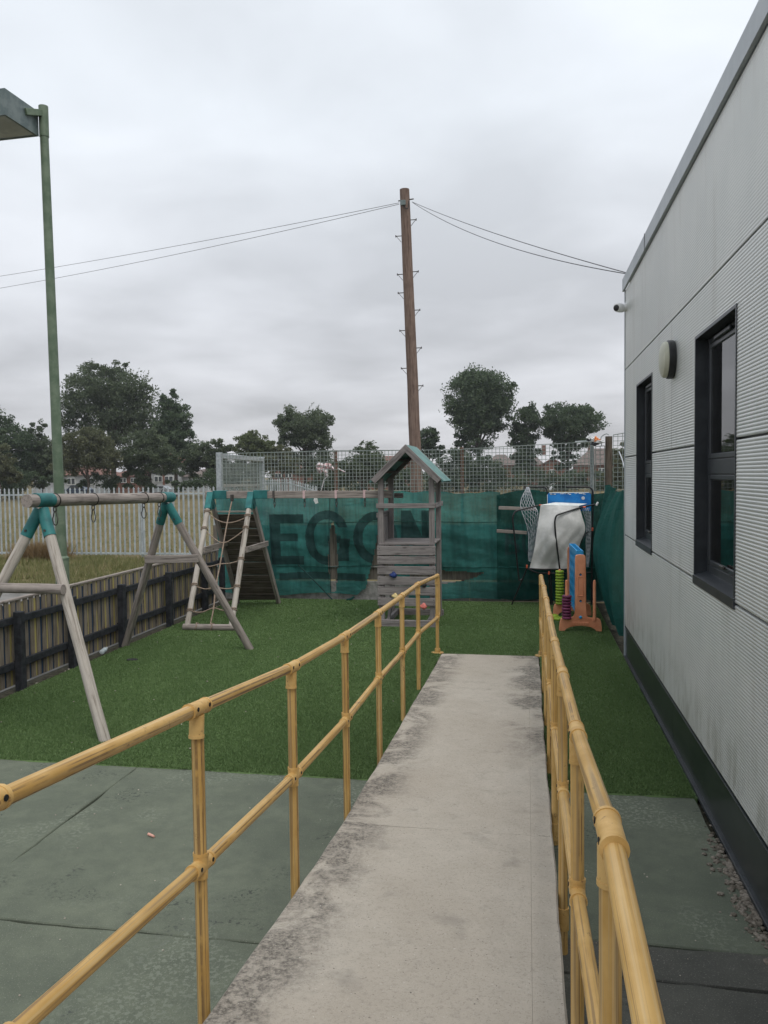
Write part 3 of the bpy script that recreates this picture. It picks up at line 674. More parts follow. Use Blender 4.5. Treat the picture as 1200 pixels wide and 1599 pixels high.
for k_, (tl, tr, ck) in enumerate(((.855, .82, 1), (.72, .725, 2), (.45, .485, 3), (.29, .28, 4), (.105, .115, 5))):
    a, b, c = NL.lerp(AL, tl), NR.lerp(AR, tr), cen[ck]
    mid1 = (a+c)/2-V((0, 0, .035)); mid2 = (b+c)/2-V((0, 0, .02))
    tube('cross_rope', climb, smooth_path([a, mid1, c, mid2, b], 5), .0085, 'rope', 8)
    for p, q0, q1 in ((a, NL, AL), (b, NR, AR)):
        ax = (q1-q0).normalized(); mm = align(p, p+ax)
        place('rope_wrap', mesh('rope_wrap', *sweep_geo([mm @ V((.047*math.cos(t), .047*math.sin(t), .004*t-.01)) for t in np.linspace(0, 9, 22)], .008, 6), 'rope', 50), climb)
place('rope_hook', mesh('rope_hook', *box_geo(.04, .06, .10, .006), 'metal_dark'), climb, Matrix.Translation(cen[0]+V((0, .0, -.01))))
for u in (-4.63, -4.40): place('rope_tie', mesh('rope_tie', *sweep_geo([V((u+.012*math.sin(3*t), 10.635+.058*math.cos(t), .05+.058*math.sin(t))) for t in np.linspace(0, 6.3, 18)], .008, 6), 'rope', 50), climb)
for x in (-3.84, -3.36, -2.86, -2.42):
    st = place('hook_strap', mesh('hook_strap', *join([(box_geo(.034, .094, .12), Matrix.Translation((0, 0, -.06)))]), 'strap_pink' if x > -3.7 else 'metal_dark'), climb, Matrix.Translation((x, 11.83, 1.893)))
    place('chain', mesh('chain', *join([(sweep_geo([V((.013*math.sin(a)*(1 if q % 2 else .3), .013*math.sin(a)*(0.3 if q % 2 else 1), -.085-q*.042+.026*math.cos(a))) for a in np.linspace(0, 2*math.pi, 10)], .0055, 5), None) for q in range(3)]), 'metal_dark', 50), st, Matrix.Translation((x, 11.83, 1.893)))

# play tower
tw = thing('play_tower', 'grey timber play tower with teal gabled roof and climbing wall', 'play tower', (-1.67, 11.6, 0))
TX0, TX1, TY0, TY1 = -2.07, -1.34, 11.27, 12.12
for (x, y) in ((TX0, TY0), (TX1, TY0), (TX0, TY1), (TX1, TY1)):
    rf = 2.13
    beam('post', tw, (x, y, 0), (x, y, rf), .075, .075, 'tower_wood', .006)
beam('guard_rail', tw, (TX0-.06, TY0-.052, 1.735), (TX1+.05, TY0-.052, 1.735), .028, .068, 'tower_wood')
beam('guard_rail', tw, (TX1+.052, TY0-.02, 1.735), (TX1+.052, TY1+.05, 1.735), .028, .068, 'tower_wood')
beam('guard_rail', tw, (TX0-.052, TY0-.02, 1.60), (TX0-.052, TY1+.05, 1.60), .028, .068, 'tower_wood')
beam('guard_block', tw, (TX0+.06, TY1-.05, 1.86), (TX0+.20, TY1-.05, 1.86), .03, .075, 'tower_wood')
for k_ in range(5): beam('side_board', tw, (TX0-.052, TY0+.12+k_*.165, .95), (TX0-.052, TY0+.12+k_*.165, 1.562), .028, .12, 'tower_wood', .004, up=(0, 1, 0))
for k_ in range(8): beam('floor_board', tw, (TX0-.03, TY0+.005+k_*.118, 1.19), (TX1+.03, TY0+.005+k_*.118, 1.19), .11, .026, 'tower_wood')
zs = [(1.03, 1.165), (.905, 1.015), (.755, .875), (.605, .725), (.46, .58), (.305, .42)]
for k_, (a, b) in enumerate(zs):
    yy = TY0-.052-(b-.0)*.0; s = beam('wall_slat', tw, (TX0-.055, yy, (a+b)/2), (TX1+.055, yy, (a+b)/2), .026, b-a, 'tower_wood', .005)
    for x in (TX0-.02, TX1+.02):
        for dz in (-.03, .03): place('screw', CACHE.setdefault('screw', mesh('screw', *lathe_geo([(.006, 0), (.005, .002)], 6), 'metal_dark')), s, Matrix.Translation((x, yy-.0132, (a+b)/2+dz)) @ Matrix.Rotation(math.pi/2, 4, 'X'))
beam('base_beam', tw, (TX0-.06, TY0-.06, .055), (TX1+.06, TY0-.06, .055), .05, .10, 'tower_wood', .006)
beam('base_beam', tw, (TX0-.06, TY1+.06, .055), (TX1+.06, TY1+.06, .055), .05, .10, 'tower_wood', .006)
for x in (TX0, TX1): beam('base_runner', tw, (x+(.065 if x < -1.7 else -.065), TY0-.03, .055), (x+(.065 if x < -1.7 else -.065), TY1+.03, .055), .045, .09, 'tower_wood', .006)
beam('brace', tw, (TX0+.08, TY0+.03, .05), (TX0+.08, TY0+.42, .42), .04, .06, 'tower_wood')
AP, EV, RY0, RY1 = 2.60, 2.11, TY0-.14, TY1+.16
xc = (TX0+TX1)/2+.02; hw = .50
for s in (-1, 1):
    e, a = V((xc+s*hw, 0, EV)), V((xc, 0, AP)); nrm = V((s*(AP-EV), 0, hw)).normalized()
    for y in (RY0, RY1-.03): beam('rake_board', tw, V((e.x, y, e.z))-nrm*.04, V((a.x, y, a.z-.0))-nrm*.04, .03, .085, 'tower_wood', .004, up=(0, 1, 0) if False else nrm)
    pn = place('roof_panel', mesh('roof_panel', [(e.x+s*.03, RY0+.016, e.z-.03), (a.x, RY0+.016, a.z), (a.x, RY1, a.z), (e.x+s*.03, RY1, e.z-.03)]+[(p[0]-nrm.x*.022, p[1], p[2]-nrm.z*.022) for p in [(e.x+s*.03, RY0+.016, e.z-.03), (a.x, RY0+.016, a.z), (a.x, RY1, a.z), (e.x+s*.03, RY1, e.z-.03)]],
        [(0, 1, 2, 3), (7, 6, 5, 4), (0, 4, 5, 1), (1, 5, 6, 2), (2, 6, 7, 3), (3, 7, 4, 0)], 'roof_teal'), tw)
    for q in range(2):
        z = .3+q*.35; p = e.lerp(a, z)-nrm*.055; beam('purlin', pn, V((p.x, RY0+.04, p.z)), V((p.x, RY1-.04, p.z)), .04, .04, 'wood_dark', .003)
beam('ridge_batten', tw, (xc, RY0+.05, AP-.06), (xc, RY1-.05, AP-.06), .035, .06, 'wood_dark')
def hold(nm, px_, py_, mat, s):
    p = py(px_, py_, TY0-.066); rr = random.Random(int(px_*7)); bm = bmesh.new(); bmesh.ops.create_icosphere(bm, subdivisions=3, radius=1)
    for v in bm.verts:
        d = v.co.copy(); r = 1+.22*math.sin(3.1*d.x+rr.random())+.2*math.cos(2.6*d.z+1)-.45*max(0, .5-math.hypot(d.x, d.z-.1))*2*(d.y < 0)
        v.co = V((d.x*r*s, min(d.y*r*s*.7, .004), d.z*r*s*.85))
    me = bpy.data.meshes.new(nm); bm.to_mesh(me); bm.free(); me.materials.append(M[mat]); me.polygons.foreach_set('use_smooth', [True]*len(me.polygons)); h = place(nm, me, tw, Matrix.Translation(p))
hold('climbing_hold', 614, 897, 'hold_blue', .052); hold('climbing_hold', 661, 912, 'hold_black', .048); hold('climbing_hold', 661, 946, 'hold_red', .052); hold('climbing_hold', 617, 930, 'hold_yellow', .046)

# ================================================================== LOW TIMBER FENCE (left)
lf = thing('low_board_fence', 'low timber board fence with black posts and flaking yellow paint', 'fence', (-5.3, 9, 0))
FXb = -5.33
yb = 2.2; i = 0
board_me = [mesh('board', *box_geo(.068, .018, .875+.012*k_, .003), 'fence_board') for k_ in range(3)]
back_me = {c_: mesh('back_board', *box_geo(.05, .014, .86, .003), c_) for c_ in ('board_yellow', 'board_blue')}
while yb < 13.15:
    mw = Matrix.Translation((FXb+random.uniform(-.004, .004), yb, .015)) @ Matrix.Rotation(math.pi/2+random.uniform(-.03, .03), 4, 'Z') @ Matrix.Rotation(random.uniform(-.008, .008), 4, 'Y')
    place('board', random.choice(board_me), lf, mw)
    place('back_board', back_me['board_yellow' if i % 2 else 'board_blue'], lf, Matrix.Translation((FXb-.006, yb+.053, .012)) @ Matrix.Rotation(math.pi/2, 4, 'Z'))
    yb += .1065+random.uniform(-.004, .004); i += 1
for ya, y2 in ((2.1, 5.3), (5.3, 8.44), (8.44, 11.0), (11.0, 13.2)):
    beam('coping', lf, (FXb-.004, ya+.003, .912), (FXb-.004, y2-.003, .912), .05, .026, 'wood', .005)
posts = [3.6, 5.6, 7.48, 8.46, 9.62, 11.02, 12.35, 13.1]
for y in posts: beam('post', lf, (FXb+.105, y, -.03), (FXb+.105, y, .79+random.uniform(-.02, .02)), .085, .085, 'black_wood', .006)
for z in (.70, .235):
    for a, b in zip(posts, posts[1:]):
        beam('rail', lf, (FXb+.042, a+.002, z+random.uniform(-.008, .008)), (FXb+.042, b-.002, z+random.uniform(-.008, .008)), .042, .075, 'black_wood', .004)
# rubble strip at foot of the fence
def rubble(name, label, n, fx, fy, s0, s1, mat, zb, seed):
    rr = random.Random(seed); gs = []
    for k_ in range(n):
        bm = bmesh.new(); bmesh.ops.create_icosphere(bm, subdivisions=1, radius=1); s = rr.uniform(s0, s1)
        for v in bm.verts: v.co = V((v.co.x*rr.uniform(.7, 1.3), v.co.y*rr.uniform(.7, 1.3), v.co.z*.6*rr.uniform(.7, 1.2)))*s
        bm.verts.index_update(); gs.append((([tuple(v.co) for v in bm.verts], [[v.index for v in f.verts] for f in bm.faces]), Matrix.Translation((fx(rr), fy(rr), zb+s*.2)))); bm.free()
    o = place(name, mesh(name, *join(gs), mat)); stuff(o); tag(o, label, 'rubble'); return o
rubble('stone_chips', 'loose pale stone chips scattered along foot of low fence', 40, lambda r: r.uniform(-5.2, -5.06), lambda r: r.uniform(6.8, 12.8), .005, .018, 'stone', .0, 4)
rubble('concrete_rubble', 'broken concrete crumbs along the base of the classroom wall', 300, lambda r: 1.10-abs(r.gauss(0, .045)), lambda r: r.gauss(4.3, .33), .004, .020, 'rubble', .0, 5)
rubble('stone_crumb', 'tiny pale specks of debris scattered on turf', 70, lambda r: r.uniform(-5, -1.2), lambda r: r.uniform(5.7, 12.8), .004, .011, 'stone', .016, 6)
rubble('grit_fleck', 'pale grit flecks scattered on the green concrete yard', 120, lambda r: r.choice((r.uniform(-3.9, -1.15), r.uniform(-3.9, -1.15), r.uniform(.3, 1.05))), lambda r: r.uniform(2.2, 5.4), .002, .0065, 'stone', .0, 9)

# ================================================================== BACK BOUNDARY
fY = lambda X: 13.70+.04*(X+3)
bf = thing('board_boundary_fence', 'timber and concrete boundary fence hidden behind green netting', 'fence', (-2, 13.8, 0))
x = -5.55
while x < 1.25:
    y = fY(x)+.10+random.uniform(-.004, .004); me = CACHE.setdefault('bb', mesh('board', *box_geo(.1165, .02, .97, .003), 'fence_wood'))
    place('board', me, bf, Matrix.Translation((x, y, .335)) @ Matrix.Rotation(.04, 4, 'Z')); x += .118
for a, b in ((-5.6, -3.3), (-3.3, -1.0), (-1.0, 1.3)):
    place('gravel_board', mesh('gravel_board', *box_geo(b-a-.01, .05, .33, .006), 'gravel_board'), bf, Matrix.Translation(((a+b)/2, fY((a+b)/2)+.06, -.02)) @ Matrix.Rotation(.04, 4, 'Z'))
    beam('light_batten', bf, (a, fY(a)+.07, .565), (b-.01, fY(b)+.07, .565), .03, .025, 'gravel_board')

mf = thing('weldmesh_fence', 'tall welded mesh fence above the green netting', 'mesh fence', (-2, 13.95, 0))
def wire_mesh(parent, p0, p1, z0, z1a, z1b, pitch=.064, r=.0042, mat='wire'):
    p0, p1 = V(p0), V(p1); L = (p1-p0).length; d = (p1-p0)/L; n = int(L/pitch); gs = []
    bx = lambda sx, sy, sz: box_geo(sx, sy, sz)
    ang = math.atan2(d.y, d.x)
    for i in range(n+1):
        p = p0+d*(i*L/n); zt = z1a+(z1b-z1a)*i/n
        gs.append((bx(2*r, 2*r, zt-z0), Matrix.Translation((p.x, p.y, z0)) @ Matrix.Rotation(ang, 4, 'Z')))
    m = int((max(z1a, z1b)-z0)/pitch)
    for j in range(m+1):
        z = z0+j*pitch; za = z+(z1a-z1b if z1a < z1b else 0)*0; a = V((p0.x, p0.y, z)); b = V((p1.x, p1.y, z))
        if z > min(z1a, z1b)+.005: continue
        mm = align(a, b); gs.append((bx(2*r, 2*r, L), Matrix.Translation(V((-d.y, d.x, 0))*.0085) @ mm))
    a, b = V((p0.x, p0.y, z1a)), V((p1.x, p1.y, z1b)); gs.append((bx(3*r, 3*r, (b-a).length), align(a, b)))
    return stuff(place('wire_mesh', mesh('wire_mesh', *join(gs), mat), parent))
wire_mesh(mf, (-5.52, fY(-5.5)+.22, 0), (-3.38, fY(-3.4)+.22, 0), .62, 2.60, 2.62)
wire_mesh(mf, (-3.38, fY(-3.4)+.22, 0), (-1.13, fY(-1.13)+.22, 0), .62, 2.62, 2.60)
wire_mesh(mf, (-1.13, fY(-1.13)+.22, 0), (1.09, fY(1.09)+.22, 0), .62, 2.61, 2.70)
for X_, z, mt in ((-3.38, 2.63, 'rust_post'), (-1.13, 2.64, 'rust_post'), (-2.55, 2.2, 'rust_post')):
    beam('post', mf, (X_, fY(X_)+.28, 0), (X_, fY(X_)+.28, z), .055, .055, mt, .004)
rod('galvanised_post', mf, (1.085, fY(1.1)+.27, 0), (1.085, fY(1.1)+.27, 2.71), .036, 'galv_dull')
rod('top_tube', mf, (.80, fY(.8)+.27, 2.70), (1.085, fY(1.1)+.27, 2.71), .018, 'galv_dull', n=10)
sf = thing('corner_mesh_fence', 'mesh fence between timber corner post and the classroom', 'mesh fence', (1.4, 12, 0))
wp = py(951, 700, 13.98)
rod('timber_post', sf, (wp.x, 13.98, 0), (wp.x, 13.98, 2.78), .058, 'wood_dark', n=14, rings=5, wob=.003)
wire_mesh(sf, (1.14, fY(1.1)+.22, 0), (wp.x-.07, 13.95, 0), .6, 2.62, 2.62, .075)
wire_mesh(sf, (wp.x+.07, 13.96, 0), (wp.x+1.7, 13.6, 0), .6, 2.80, 3.05, .075)
tube('loop_wire', sf, smooth_path([V((wp.x-.12, 13.93, 2.62)), V((wp.x-.13, 13.93, 2.76)), V((wp.x-.05, 13.93, 2.82)), V((wp.x, 13.93, 2.80))], 5), .008, 'galv_dull', 6)
tube('hanging_cord', sf, smooth_path([py(967, 705, 13.2), py(972, 718, 13.0), py(975, 730, 12.9)], 4), .008, 'net_white', 6)
# side goal-like frame
gf = thing('galvanised_side_panel', 'galvanised framed mesh panel beside the green netting', 'mesh panel', (-5.6, 15.5, 0))
ga, gb = V((-5.53, 13.86, 0)), V((-5.93, 17.4, 0))
beam('post', gf, ga, ga+V((0, 0, 2.62)), .10, .10, 'galv', .006); beam('post', gf, gb, gb+V((0, 0, 2.62)), .10, .10, 'galv', .006)
beam('top_bar', gf, ga+V((-.005, .05, 2.56)), gb+V((.005, -.05, 2.56)), .09, .09, 'galv', .006)
wire_mesh(gf, ga+V((-.006, .06, 0)), gb+V((.006, -.06, 0)), .9, 2.5, 2.5, .09, .004)
for z in (1.98, 1.78): beam('barrier_rail', gf, V((-5.98, 17.46, z)), V((-7.0, 17.5, z)), .05, .06, 'wood_pale')
for k_ in range(7): beam('barrier_slat', gf, V((-6.03-k_*.15, 17.49, 1.0)), V((-6.03-k_*.15, 17.49, 1.96)), .03, .06, 'wood')

# ---------------------------------------------------------------- netting
def inside(poly, x, y):
    c = False; n = len(poly)
    for i in range(n):
        (x0, y0), (x1, y1) = poly[i], poly[i-1]
        if (y0 > y) != (y1 > y) and x < (x1-x0)*(y-y0)/(y1-y0)+x0: c = not c
    return c
def xz(x, y):
    Y = 13.66
    for _ in range(3):
        p = py(x, y, Y); Y = fY(p.x)
    return (p.x, p.z)
def fold(X, z, amp):
    t = max(0, min(1, (1.9-z)/1.9))
    return amp*(.026*math.sin(X*5.3+1.2*math.sin(z*2.1))+.020*math.sin(X*13+z*2.6+math.sin(X*3))+.010*math.sin(z*9+X*3)+.010*math.sin(X*31+2*z+2*math.sin(X*2))+.006*math.sin(X*57+3*z)+.020*math.sin(z*3.4+X*.8)+.006*math.sin(z*23+X*5))*(.35+.9*math.sin(math.pi*min(1, t*1.05+.05)))
netY = lambda X, z, amp=1.0: fY(X)-.05-fold(X, z, amp)
def net_sheet(name, X0, X1, top, bot, holes, mat, parent, step=.022, amp=1.0, dy=0.0):
    nx, nz = int((X1-X0)/step), 84; v = []; f = []
    for i in range(nx+1):
        X = X0+(X1-X0)*i/nx; zt, zb = top(X), bot(X)
        for j in range(nz+1): z = zb+(zt-zb)*j/nz; v.append((X, netY(X, z, amp)+dy, z))
    m = nz+1
    for i in range(nx):
        for j in range(nz):
            a, b = v[i*m+j], v[(i+1)*m+j+1]; cx, cz = (a[0]+b[0])/2, (a[2]+b[2])/2
            if any(inside(h, cx, cz) for h in holes): continue
            f.append((i*m+j, (i+1)*m+j, (i+1)*m+j+1, i*m+j+1))
    return place(name, mesh(name, v, f, mat, 180), parent)
def print_shape(name, polys, parent, X0, X1, Z0, Z1, amp=1.0, step=.009, skip=()):
    nx, nz = max(2, int((X1-X0)/step)), max(2, int((Z1-Z0)/step)); idx = {}; v = []; f = []
    def vi(i, j):
        if (i, j) not in idx:
            X = X0+(X1-X0)*i/nx; z = Z0+(Z1-Z0)*j/nz; idx[(i, j)] = len(v); v.append((X, netY(X, z, amp)-.005, z))
        return idx[(i, j)]
    for i in range(nx):
        for j in range(nz):
            cx, cz = X0+(X1-X0)*(i+.5)/nx, Z0+(Z1-Z0)*(j+.5)/nz
            if polys(cx, cz) and not any(inside(h, cx, cz) for h in skip): f.append((vi(i, j), vi(i+1, j), vi(i+1, j+1), vi(i, j+1)))
    return place(name, mesh(name, v, f, 'net_print', 180), parent)
net = thing('printed_windbreak_net', 'green windbreak netting printed with large letters across boundary fence', 'netting', (-2.9, 13.6, 0))
slit = [xz(*p) for p in ((521.5, 813), (525.5, 824), (528, 850), (529.5, 880), (528, 905), (525.5, 924), (519.5, 924), (516.5, 905), (514.5, 880), (516, 850), (518, 826))]
boat = [xz(*p) for p in ((640, 889), (690, 890), (757, 893), (745, 900), (725, 906), (700, 910), (640, 914))]
cut = [xz(*p) for p in ((590, 835), (588, 850), (583, 875), (576, 900), (573, 918), (566, 921), (556, 930), (552, 945), (640, 945), (640, 914), (612, 890), (604, 835))]
wav = lambda X: 1.875+.022*math.sin(X*2.2+.5)+.012*math.sin(X*7.1)+.008*math.sin(X*17)
bota = lambda X: (.085+.03*math.sin(X*3.1) if X < -2.4 else .03+.012*math.sin(X*5))
net_sheet('net_sheet', -5.48, -.46, wav, bota, [slit, boat, cut], 'net', net)
hs = [slit, boat, cut]
E0, E1 = xz(427, 806), xz(478, 876)
def rects(rs):
    return lambda x, z: any(a <= x <= b and c <= z <= d for a, b, c, d in rs)
(ex0, ez1), (ex1, ez0) = xz(424, 803), xz(476, 881); eh = ez1-ez0; sw = .16
print_shape('letter_print', rects([(ex0, ex0+sw*1.1, ez0, ez1), (ex0, ex1, ez1-sw, ez1), (ex0, ex1-.10, (ez0+ez1)/2-.03, (ez0+ez1)/2+.10), (ex0, ex1, ez0, ez0+sw*.95)]), net, ex0-.02, ex1+.02, ez0-.02, ez1+.02, skip=hs)
def ring(cx, cz, rx, rz, t):
    def f(x, z):
        o = ((x-cx)/rx)**2+((z-cz)/rz)**2; i = ((x-cx)/(rx-t*1.05))**2+((z-cz)/(rz-t))**2; return o <= 1 and i >= 1
    return f
(gx0, gz1), (gx1, gz0) = xz(477, 797), xz(549, 881); gc = ((gx0+gx1)/2, (gz0+gz1)/2); rg = ring(*gc, (gx1-gx0)/2, (gz1-gz0)/2, .15)
def gshape(x, z):
    if rg(x, z):
        dx, dz = x-gc[0], z-gc[1]; return not (dx > .12 and -.30 < dz < .18 and abs(dz-.0) < .30 and dx > .18 and dz > -.08 and dz < .20) or dz < -.02
    return (gc[0]+.02 < x < gx1-.03 and gc[1]-.10 < z < gc[1]+.04) or (gx1-.20 < x < gx1-.03 and gz0+.06 < z < gc[1]+.04)
print_shape('letter_print', gshape, net, gx0-.02, gx1+.02, gz0-.02, gz1+.02, skip=hs)
(ox0, oz1), (ox1, oz0) = xz(553, 799), xz(622, 880); ro = ring((ox0+ox1)/2, (oz0+oz1)/2, (ox1-ox0)/2, (oz1-oz0)/2, .15)
print_shape('letter_print', ro, net, ox0-.02, ox1+.02, oz0-.02, oz1+.02, skip=hs)
(nx0, nz1), (nx1, nz0) = xz(628, 797), xz(672, 880)
def nshape(x, z):
    if not (nx0 <= x <= nx1 and nz0 <= z <= nz1): return False
    if x < nx0+.14 or x > nx1-.14: return True
    t = (nz1-z)/(nz1-nz0); c = nx0+.05+t*(nx1-nx0-.1); return abs(x-c) < .11
print_shape('letter_print', nshape, net, nx0-.02, nx1+.02, nz0-.02, nz1+.02, skip=hs)
(bx0, bz1), (bx1, bz0) = xz(438, 894), xz(572, 906)
print_shape('rail_band', lambda x, z: bz0+.02*math.sin(x*3) <= z <= bz1+.02*math.sin(x*3), net, bx0, bx1, bz0-.05, bz1+.05, skip=hs)  # dark stripe painted on the net for the seam and timber rail behind
for z_ in (1.36, .585):
    tube('hem_rope', net, [V((X, netY(X, z_)-.008, z_+.01*math.sin(X*2))) for X in np.linspace(-4.4, -.5, 80)], .005, 'net_deep', 6)
tube('torn_flap', net, smooth_path([V((*xz(556, 930), 0)).xzy if False else V((xz(556, 930)[0], 13.55, xz(556, 930)[1])), V((xz(552, 940)[0], 13.5, .03)), V((xz(546, 941)[0], 13.47, .02))], 4), .02, 'net_deep', 6)
place('paper_scrap', mesh('paper_scrap', [(0, 0, 0), (.05, -.01, .01), (.07, .005, -.10), (.02, 0, -.12), (-.01, -.012, -.06)], [(0, 1, 2, 3, 4)], 'white_card'), net, Matrix.Translation((xz(494, 776)[0], 13.55, xz(494, 776)[1])))
tube('seam', net, [V((X, netY(X, z)-.006, z)) for X, z in [(-3.42, z) for z in np.linspace(.1, 1.87, 40)]], .007, 'net_print', 6)
tube('fence_stay', net, [V((-3.98, 13.52, .62)), V((-3.62, 13.50, .28)), V((-3.36, 13.48, .02))], .012, 'net_print', 8)

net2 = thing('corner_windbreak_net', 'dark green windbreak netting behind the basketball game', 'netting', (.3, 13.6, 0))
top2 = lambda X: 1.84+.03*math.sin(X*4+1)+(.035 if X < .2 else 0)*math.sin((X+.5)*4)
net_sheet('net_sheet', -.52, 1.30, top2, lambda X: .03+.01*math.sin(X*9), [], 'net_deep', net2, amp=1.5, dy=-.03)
(b0, c1), (b1, c0) = xz(789, 824), xz(812, 866)
def bshape(x, z):
    w_ = b1-b0; h_ = c1-c0; t = .06
    if not (b0 <= x <= b1 and c0 <= z <= c1): return False
    if x < b0+t: return True
    mid = (c0+c1)/2
    for cz in ((c0+mid)/2, (mid+c1)/2):
        rz_ = h_/4; o_ = ((x-b0)/w_)**2+((z-cz)/rz_)**4; i_ = ((x-b0)/(w_-t))**2+((z-cz)/(rz_-t*.8))**4
        if o_ <= 1 and i_ >= 1: return True
    return False
def shift(o, d):
    o.matrix_basis = Matrix.Translation(d); return o
shift(print_shape('letter_print', bshape, net2, b0, b1, c0, c1, amp=1.5, step=.012), V((0, -.03, 0)))
(o0, p1_), (o1, p0_) = xz(815, 826), xz(842, 866)
shift(print_shape('letter_print', ring((o0+o1)/2, (p0_+p1_)/2, (o1-o0)/2, (p1_-p0_)/2, .06), net2, o0, o1, p0_, p1_, amp=1.5, step=.012), V((0, -.03, 0)))
shift(tube('hem_rope', net2, [V((X, netY(X, .585, 1.5)-.01, .585)) for X in np.linspace(-.5, 1.1, 40)], .006, 'net', 6), V((0, -.03, 0)))
fb = thing('loose_battens', 'two grey timber battens fixed across the dark corner netting', 'batten', (-.2, 13.5, 0))
for (a, b, c, d) in ((779, 793, 838, 795), (776, 829, 823, 832)):
    beam('batten', fb, py(a, b, 13.50), py(c, d, 13.53), .03, .055, 'wood')

# side curtain of netting between the corner and the classroom
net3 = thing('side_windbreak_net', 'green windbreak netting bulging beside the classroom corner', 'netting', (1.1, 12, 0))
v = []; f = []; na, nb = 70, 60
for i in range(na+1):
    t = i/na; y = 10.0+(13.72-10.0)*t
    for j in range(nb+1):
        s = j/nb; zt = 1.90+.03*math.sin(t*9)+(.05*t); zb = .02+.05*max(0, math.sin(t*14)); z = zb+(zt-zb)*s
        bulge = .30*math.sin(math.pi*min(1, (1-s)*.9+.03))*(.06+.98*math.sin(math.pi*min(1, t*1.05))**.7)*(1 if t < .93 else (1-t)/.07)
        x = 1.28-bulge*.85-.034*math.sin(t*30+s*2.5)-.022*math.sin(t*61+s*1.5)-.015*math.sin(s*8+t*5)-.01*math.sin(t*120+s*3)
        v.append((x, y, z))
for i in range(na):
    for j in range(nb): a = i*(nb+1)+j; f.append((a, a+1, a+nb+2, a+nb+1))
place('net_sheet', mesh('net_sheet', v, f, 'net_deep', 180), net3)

# ================================================================== GIANT FOUR-IN-A-ROW
g4 = thing('giant_four_in_a_row', 'giant plastic four in a row game with salmon legs and blue grid', 'garden game', (.70, 11.75, 0))
GX = .700
def end_plate(y, sgn):
    P = []
    # silhouette: foot with arch, upright with rounded top (x relative to GX, z)
    half = [(.285, .0), (.285, .05), (.275, .12), (.262, .165), (.235, .182), (.13, .186), (.095, .20), (.076, .24), (.072, .40), (.070, .98), (.064, 1.03), (.045, 1.045), (0, 1.05)]
    arch = [(.215, 0), (.19, .03), (.14, .056), (.07, .070), (0, .074)]
    out = [(-a, b) for a, b in reversed(arch[:-1])][::-1]
    poly = [(-.285, 0)]+[(-a, b) for a, b in half[1:]][:-1]+[(0, 1.05)]+[(a, b) for a, b in reversed(half[1:-1])]+[(.285, 0)]+arch+[(-a, b) for a, b in reversed(arch[:-1])]
    n = len(poly); bm = bmesh.new(); d = .055
    fr = [bm.verts.new((a, 0, b)) for a, b in poly]; bk = [bm.verts.new((a, d, b)) for a, b in poly]
    bm.faces.new(fr); bm.faces.new(list(reversed(bk)))
    for i in range(n): k_ = (i+1) % n; bm.faces.new((fr[k_], fr[i], bk[i], bk[k_]))
    bmesh.ops.recalc_face_normals(bm, faces=bm.faces); bmesh.ops.bevel(bm, geom=[e for e in bm.edges if abs(e.verts[0].co.y-e.verts[1].co.y) < 1e-6], offset=.007, segments=2, affect='EDGES', profile=.6)
    bmesh.ops.triangulate(bm, faces=[q for q in bm.faces if len(q.verts) > 4])
    me = bpy.data.meshes.new('end_plate'); bm.to_mesh(me); bm.free(); me.materials.append(M['salmon']); return me
me = end_plate(0, 1)
for y, s in ((11.13, -1), (12.36, 1)):
    ep = place('end_plate', me, g4, Matrix.Translation((GX, y, .012)))
    yo = y-.0012 if s < 0 else y+.0562
    for z in (.79, .43):
        place('handle_hole', mesh('handle_hole', *lathe_geo([(.017, 0), (.015, .003)], 14), 'hole_dark'), ep, Matrix.Translation((GX, yo+.001, z+.0)) @ Matrix.Rotation(math.pi/2, 4, 'X'))
        place('bolt', mesh('bolt', *lathe_geo([(.009, 0), (.008, .004)], 8), 'grid_blue'), ep, Matrix.Translation((GX+.004, yo-.001, z-.006)) @ Matrix.Rotation(math.pi/2, 4, 'X'))
    place('knob', mesh('knob', *lathe_geo([(.022, 0), (.02, .012), (.012, .02)], 12), 'grid_blue', 40), ep, Matrix.Translation((GX, yo, .205)) @ Matrix.Rotation(math.pi/2, 4, 'X'))
    for dx in (-.034, .034):
        place('raised_rib', mesh('raised_rib', *box_geo(.010, .010, .26, .002), 'salmon'), ep, Matrix.Translation((GX+dx, yo-.001, .50)))
    for z in (.495, .755): place('raised_rib', mesh('raised_rib', *box_geo(.078, .010, .010, .002), 'salmon'), ep, Matrix.Translation((GX, yo-.001, z)))
    place('name_plate', mesh('name_plate', *box_geo(.22, .008, .045, .003), 'salmon'), ep, Matrix.Translation((GX+.0, yo-.001, .098)))
    for q in range(7): place('embossed_letter', mesh('embossed_letter', *box_geo(.016, .004, .022+.006*(q % 2), .001), 'salmon'), ep, Matrix.Translation((GX-.084+q*.028, yo-.006, .108)))
    for dx in (-.185, .185):
        pg = place('ring_peg', mesh('ring_peg', *lathe_geo([(.024, 0), (.022, .20), (.020, .52), (.015, .545), (.006, .552)], 16), 'salmon', 40), g4, Matrix.Translation((GX+dx, y+(.0 if s < 0 else .02), .165)))
ring_me = mesh('ring', *lathe_geo([(.026, .003), (.052, 0), (.064, .008), (.066, .019), (.064, .030), (.052, .038), (.026, .035)], 24), 'ring_purple', 60)
ring_gr = mesh('ring', *lathe_geo([(.026, .003), (.052, 0), (.064, .008), (.066, .019), (.064, .030), (.052, .038), (.026, .035)], 24), 'ring_green', 60)
ORD = ['first', 'second', 'third', 'fourth', 'fifth', 'sixth', 'seventh', 'eighth', 'ninth', 'tenth', 'eleventh', 'twelfth']
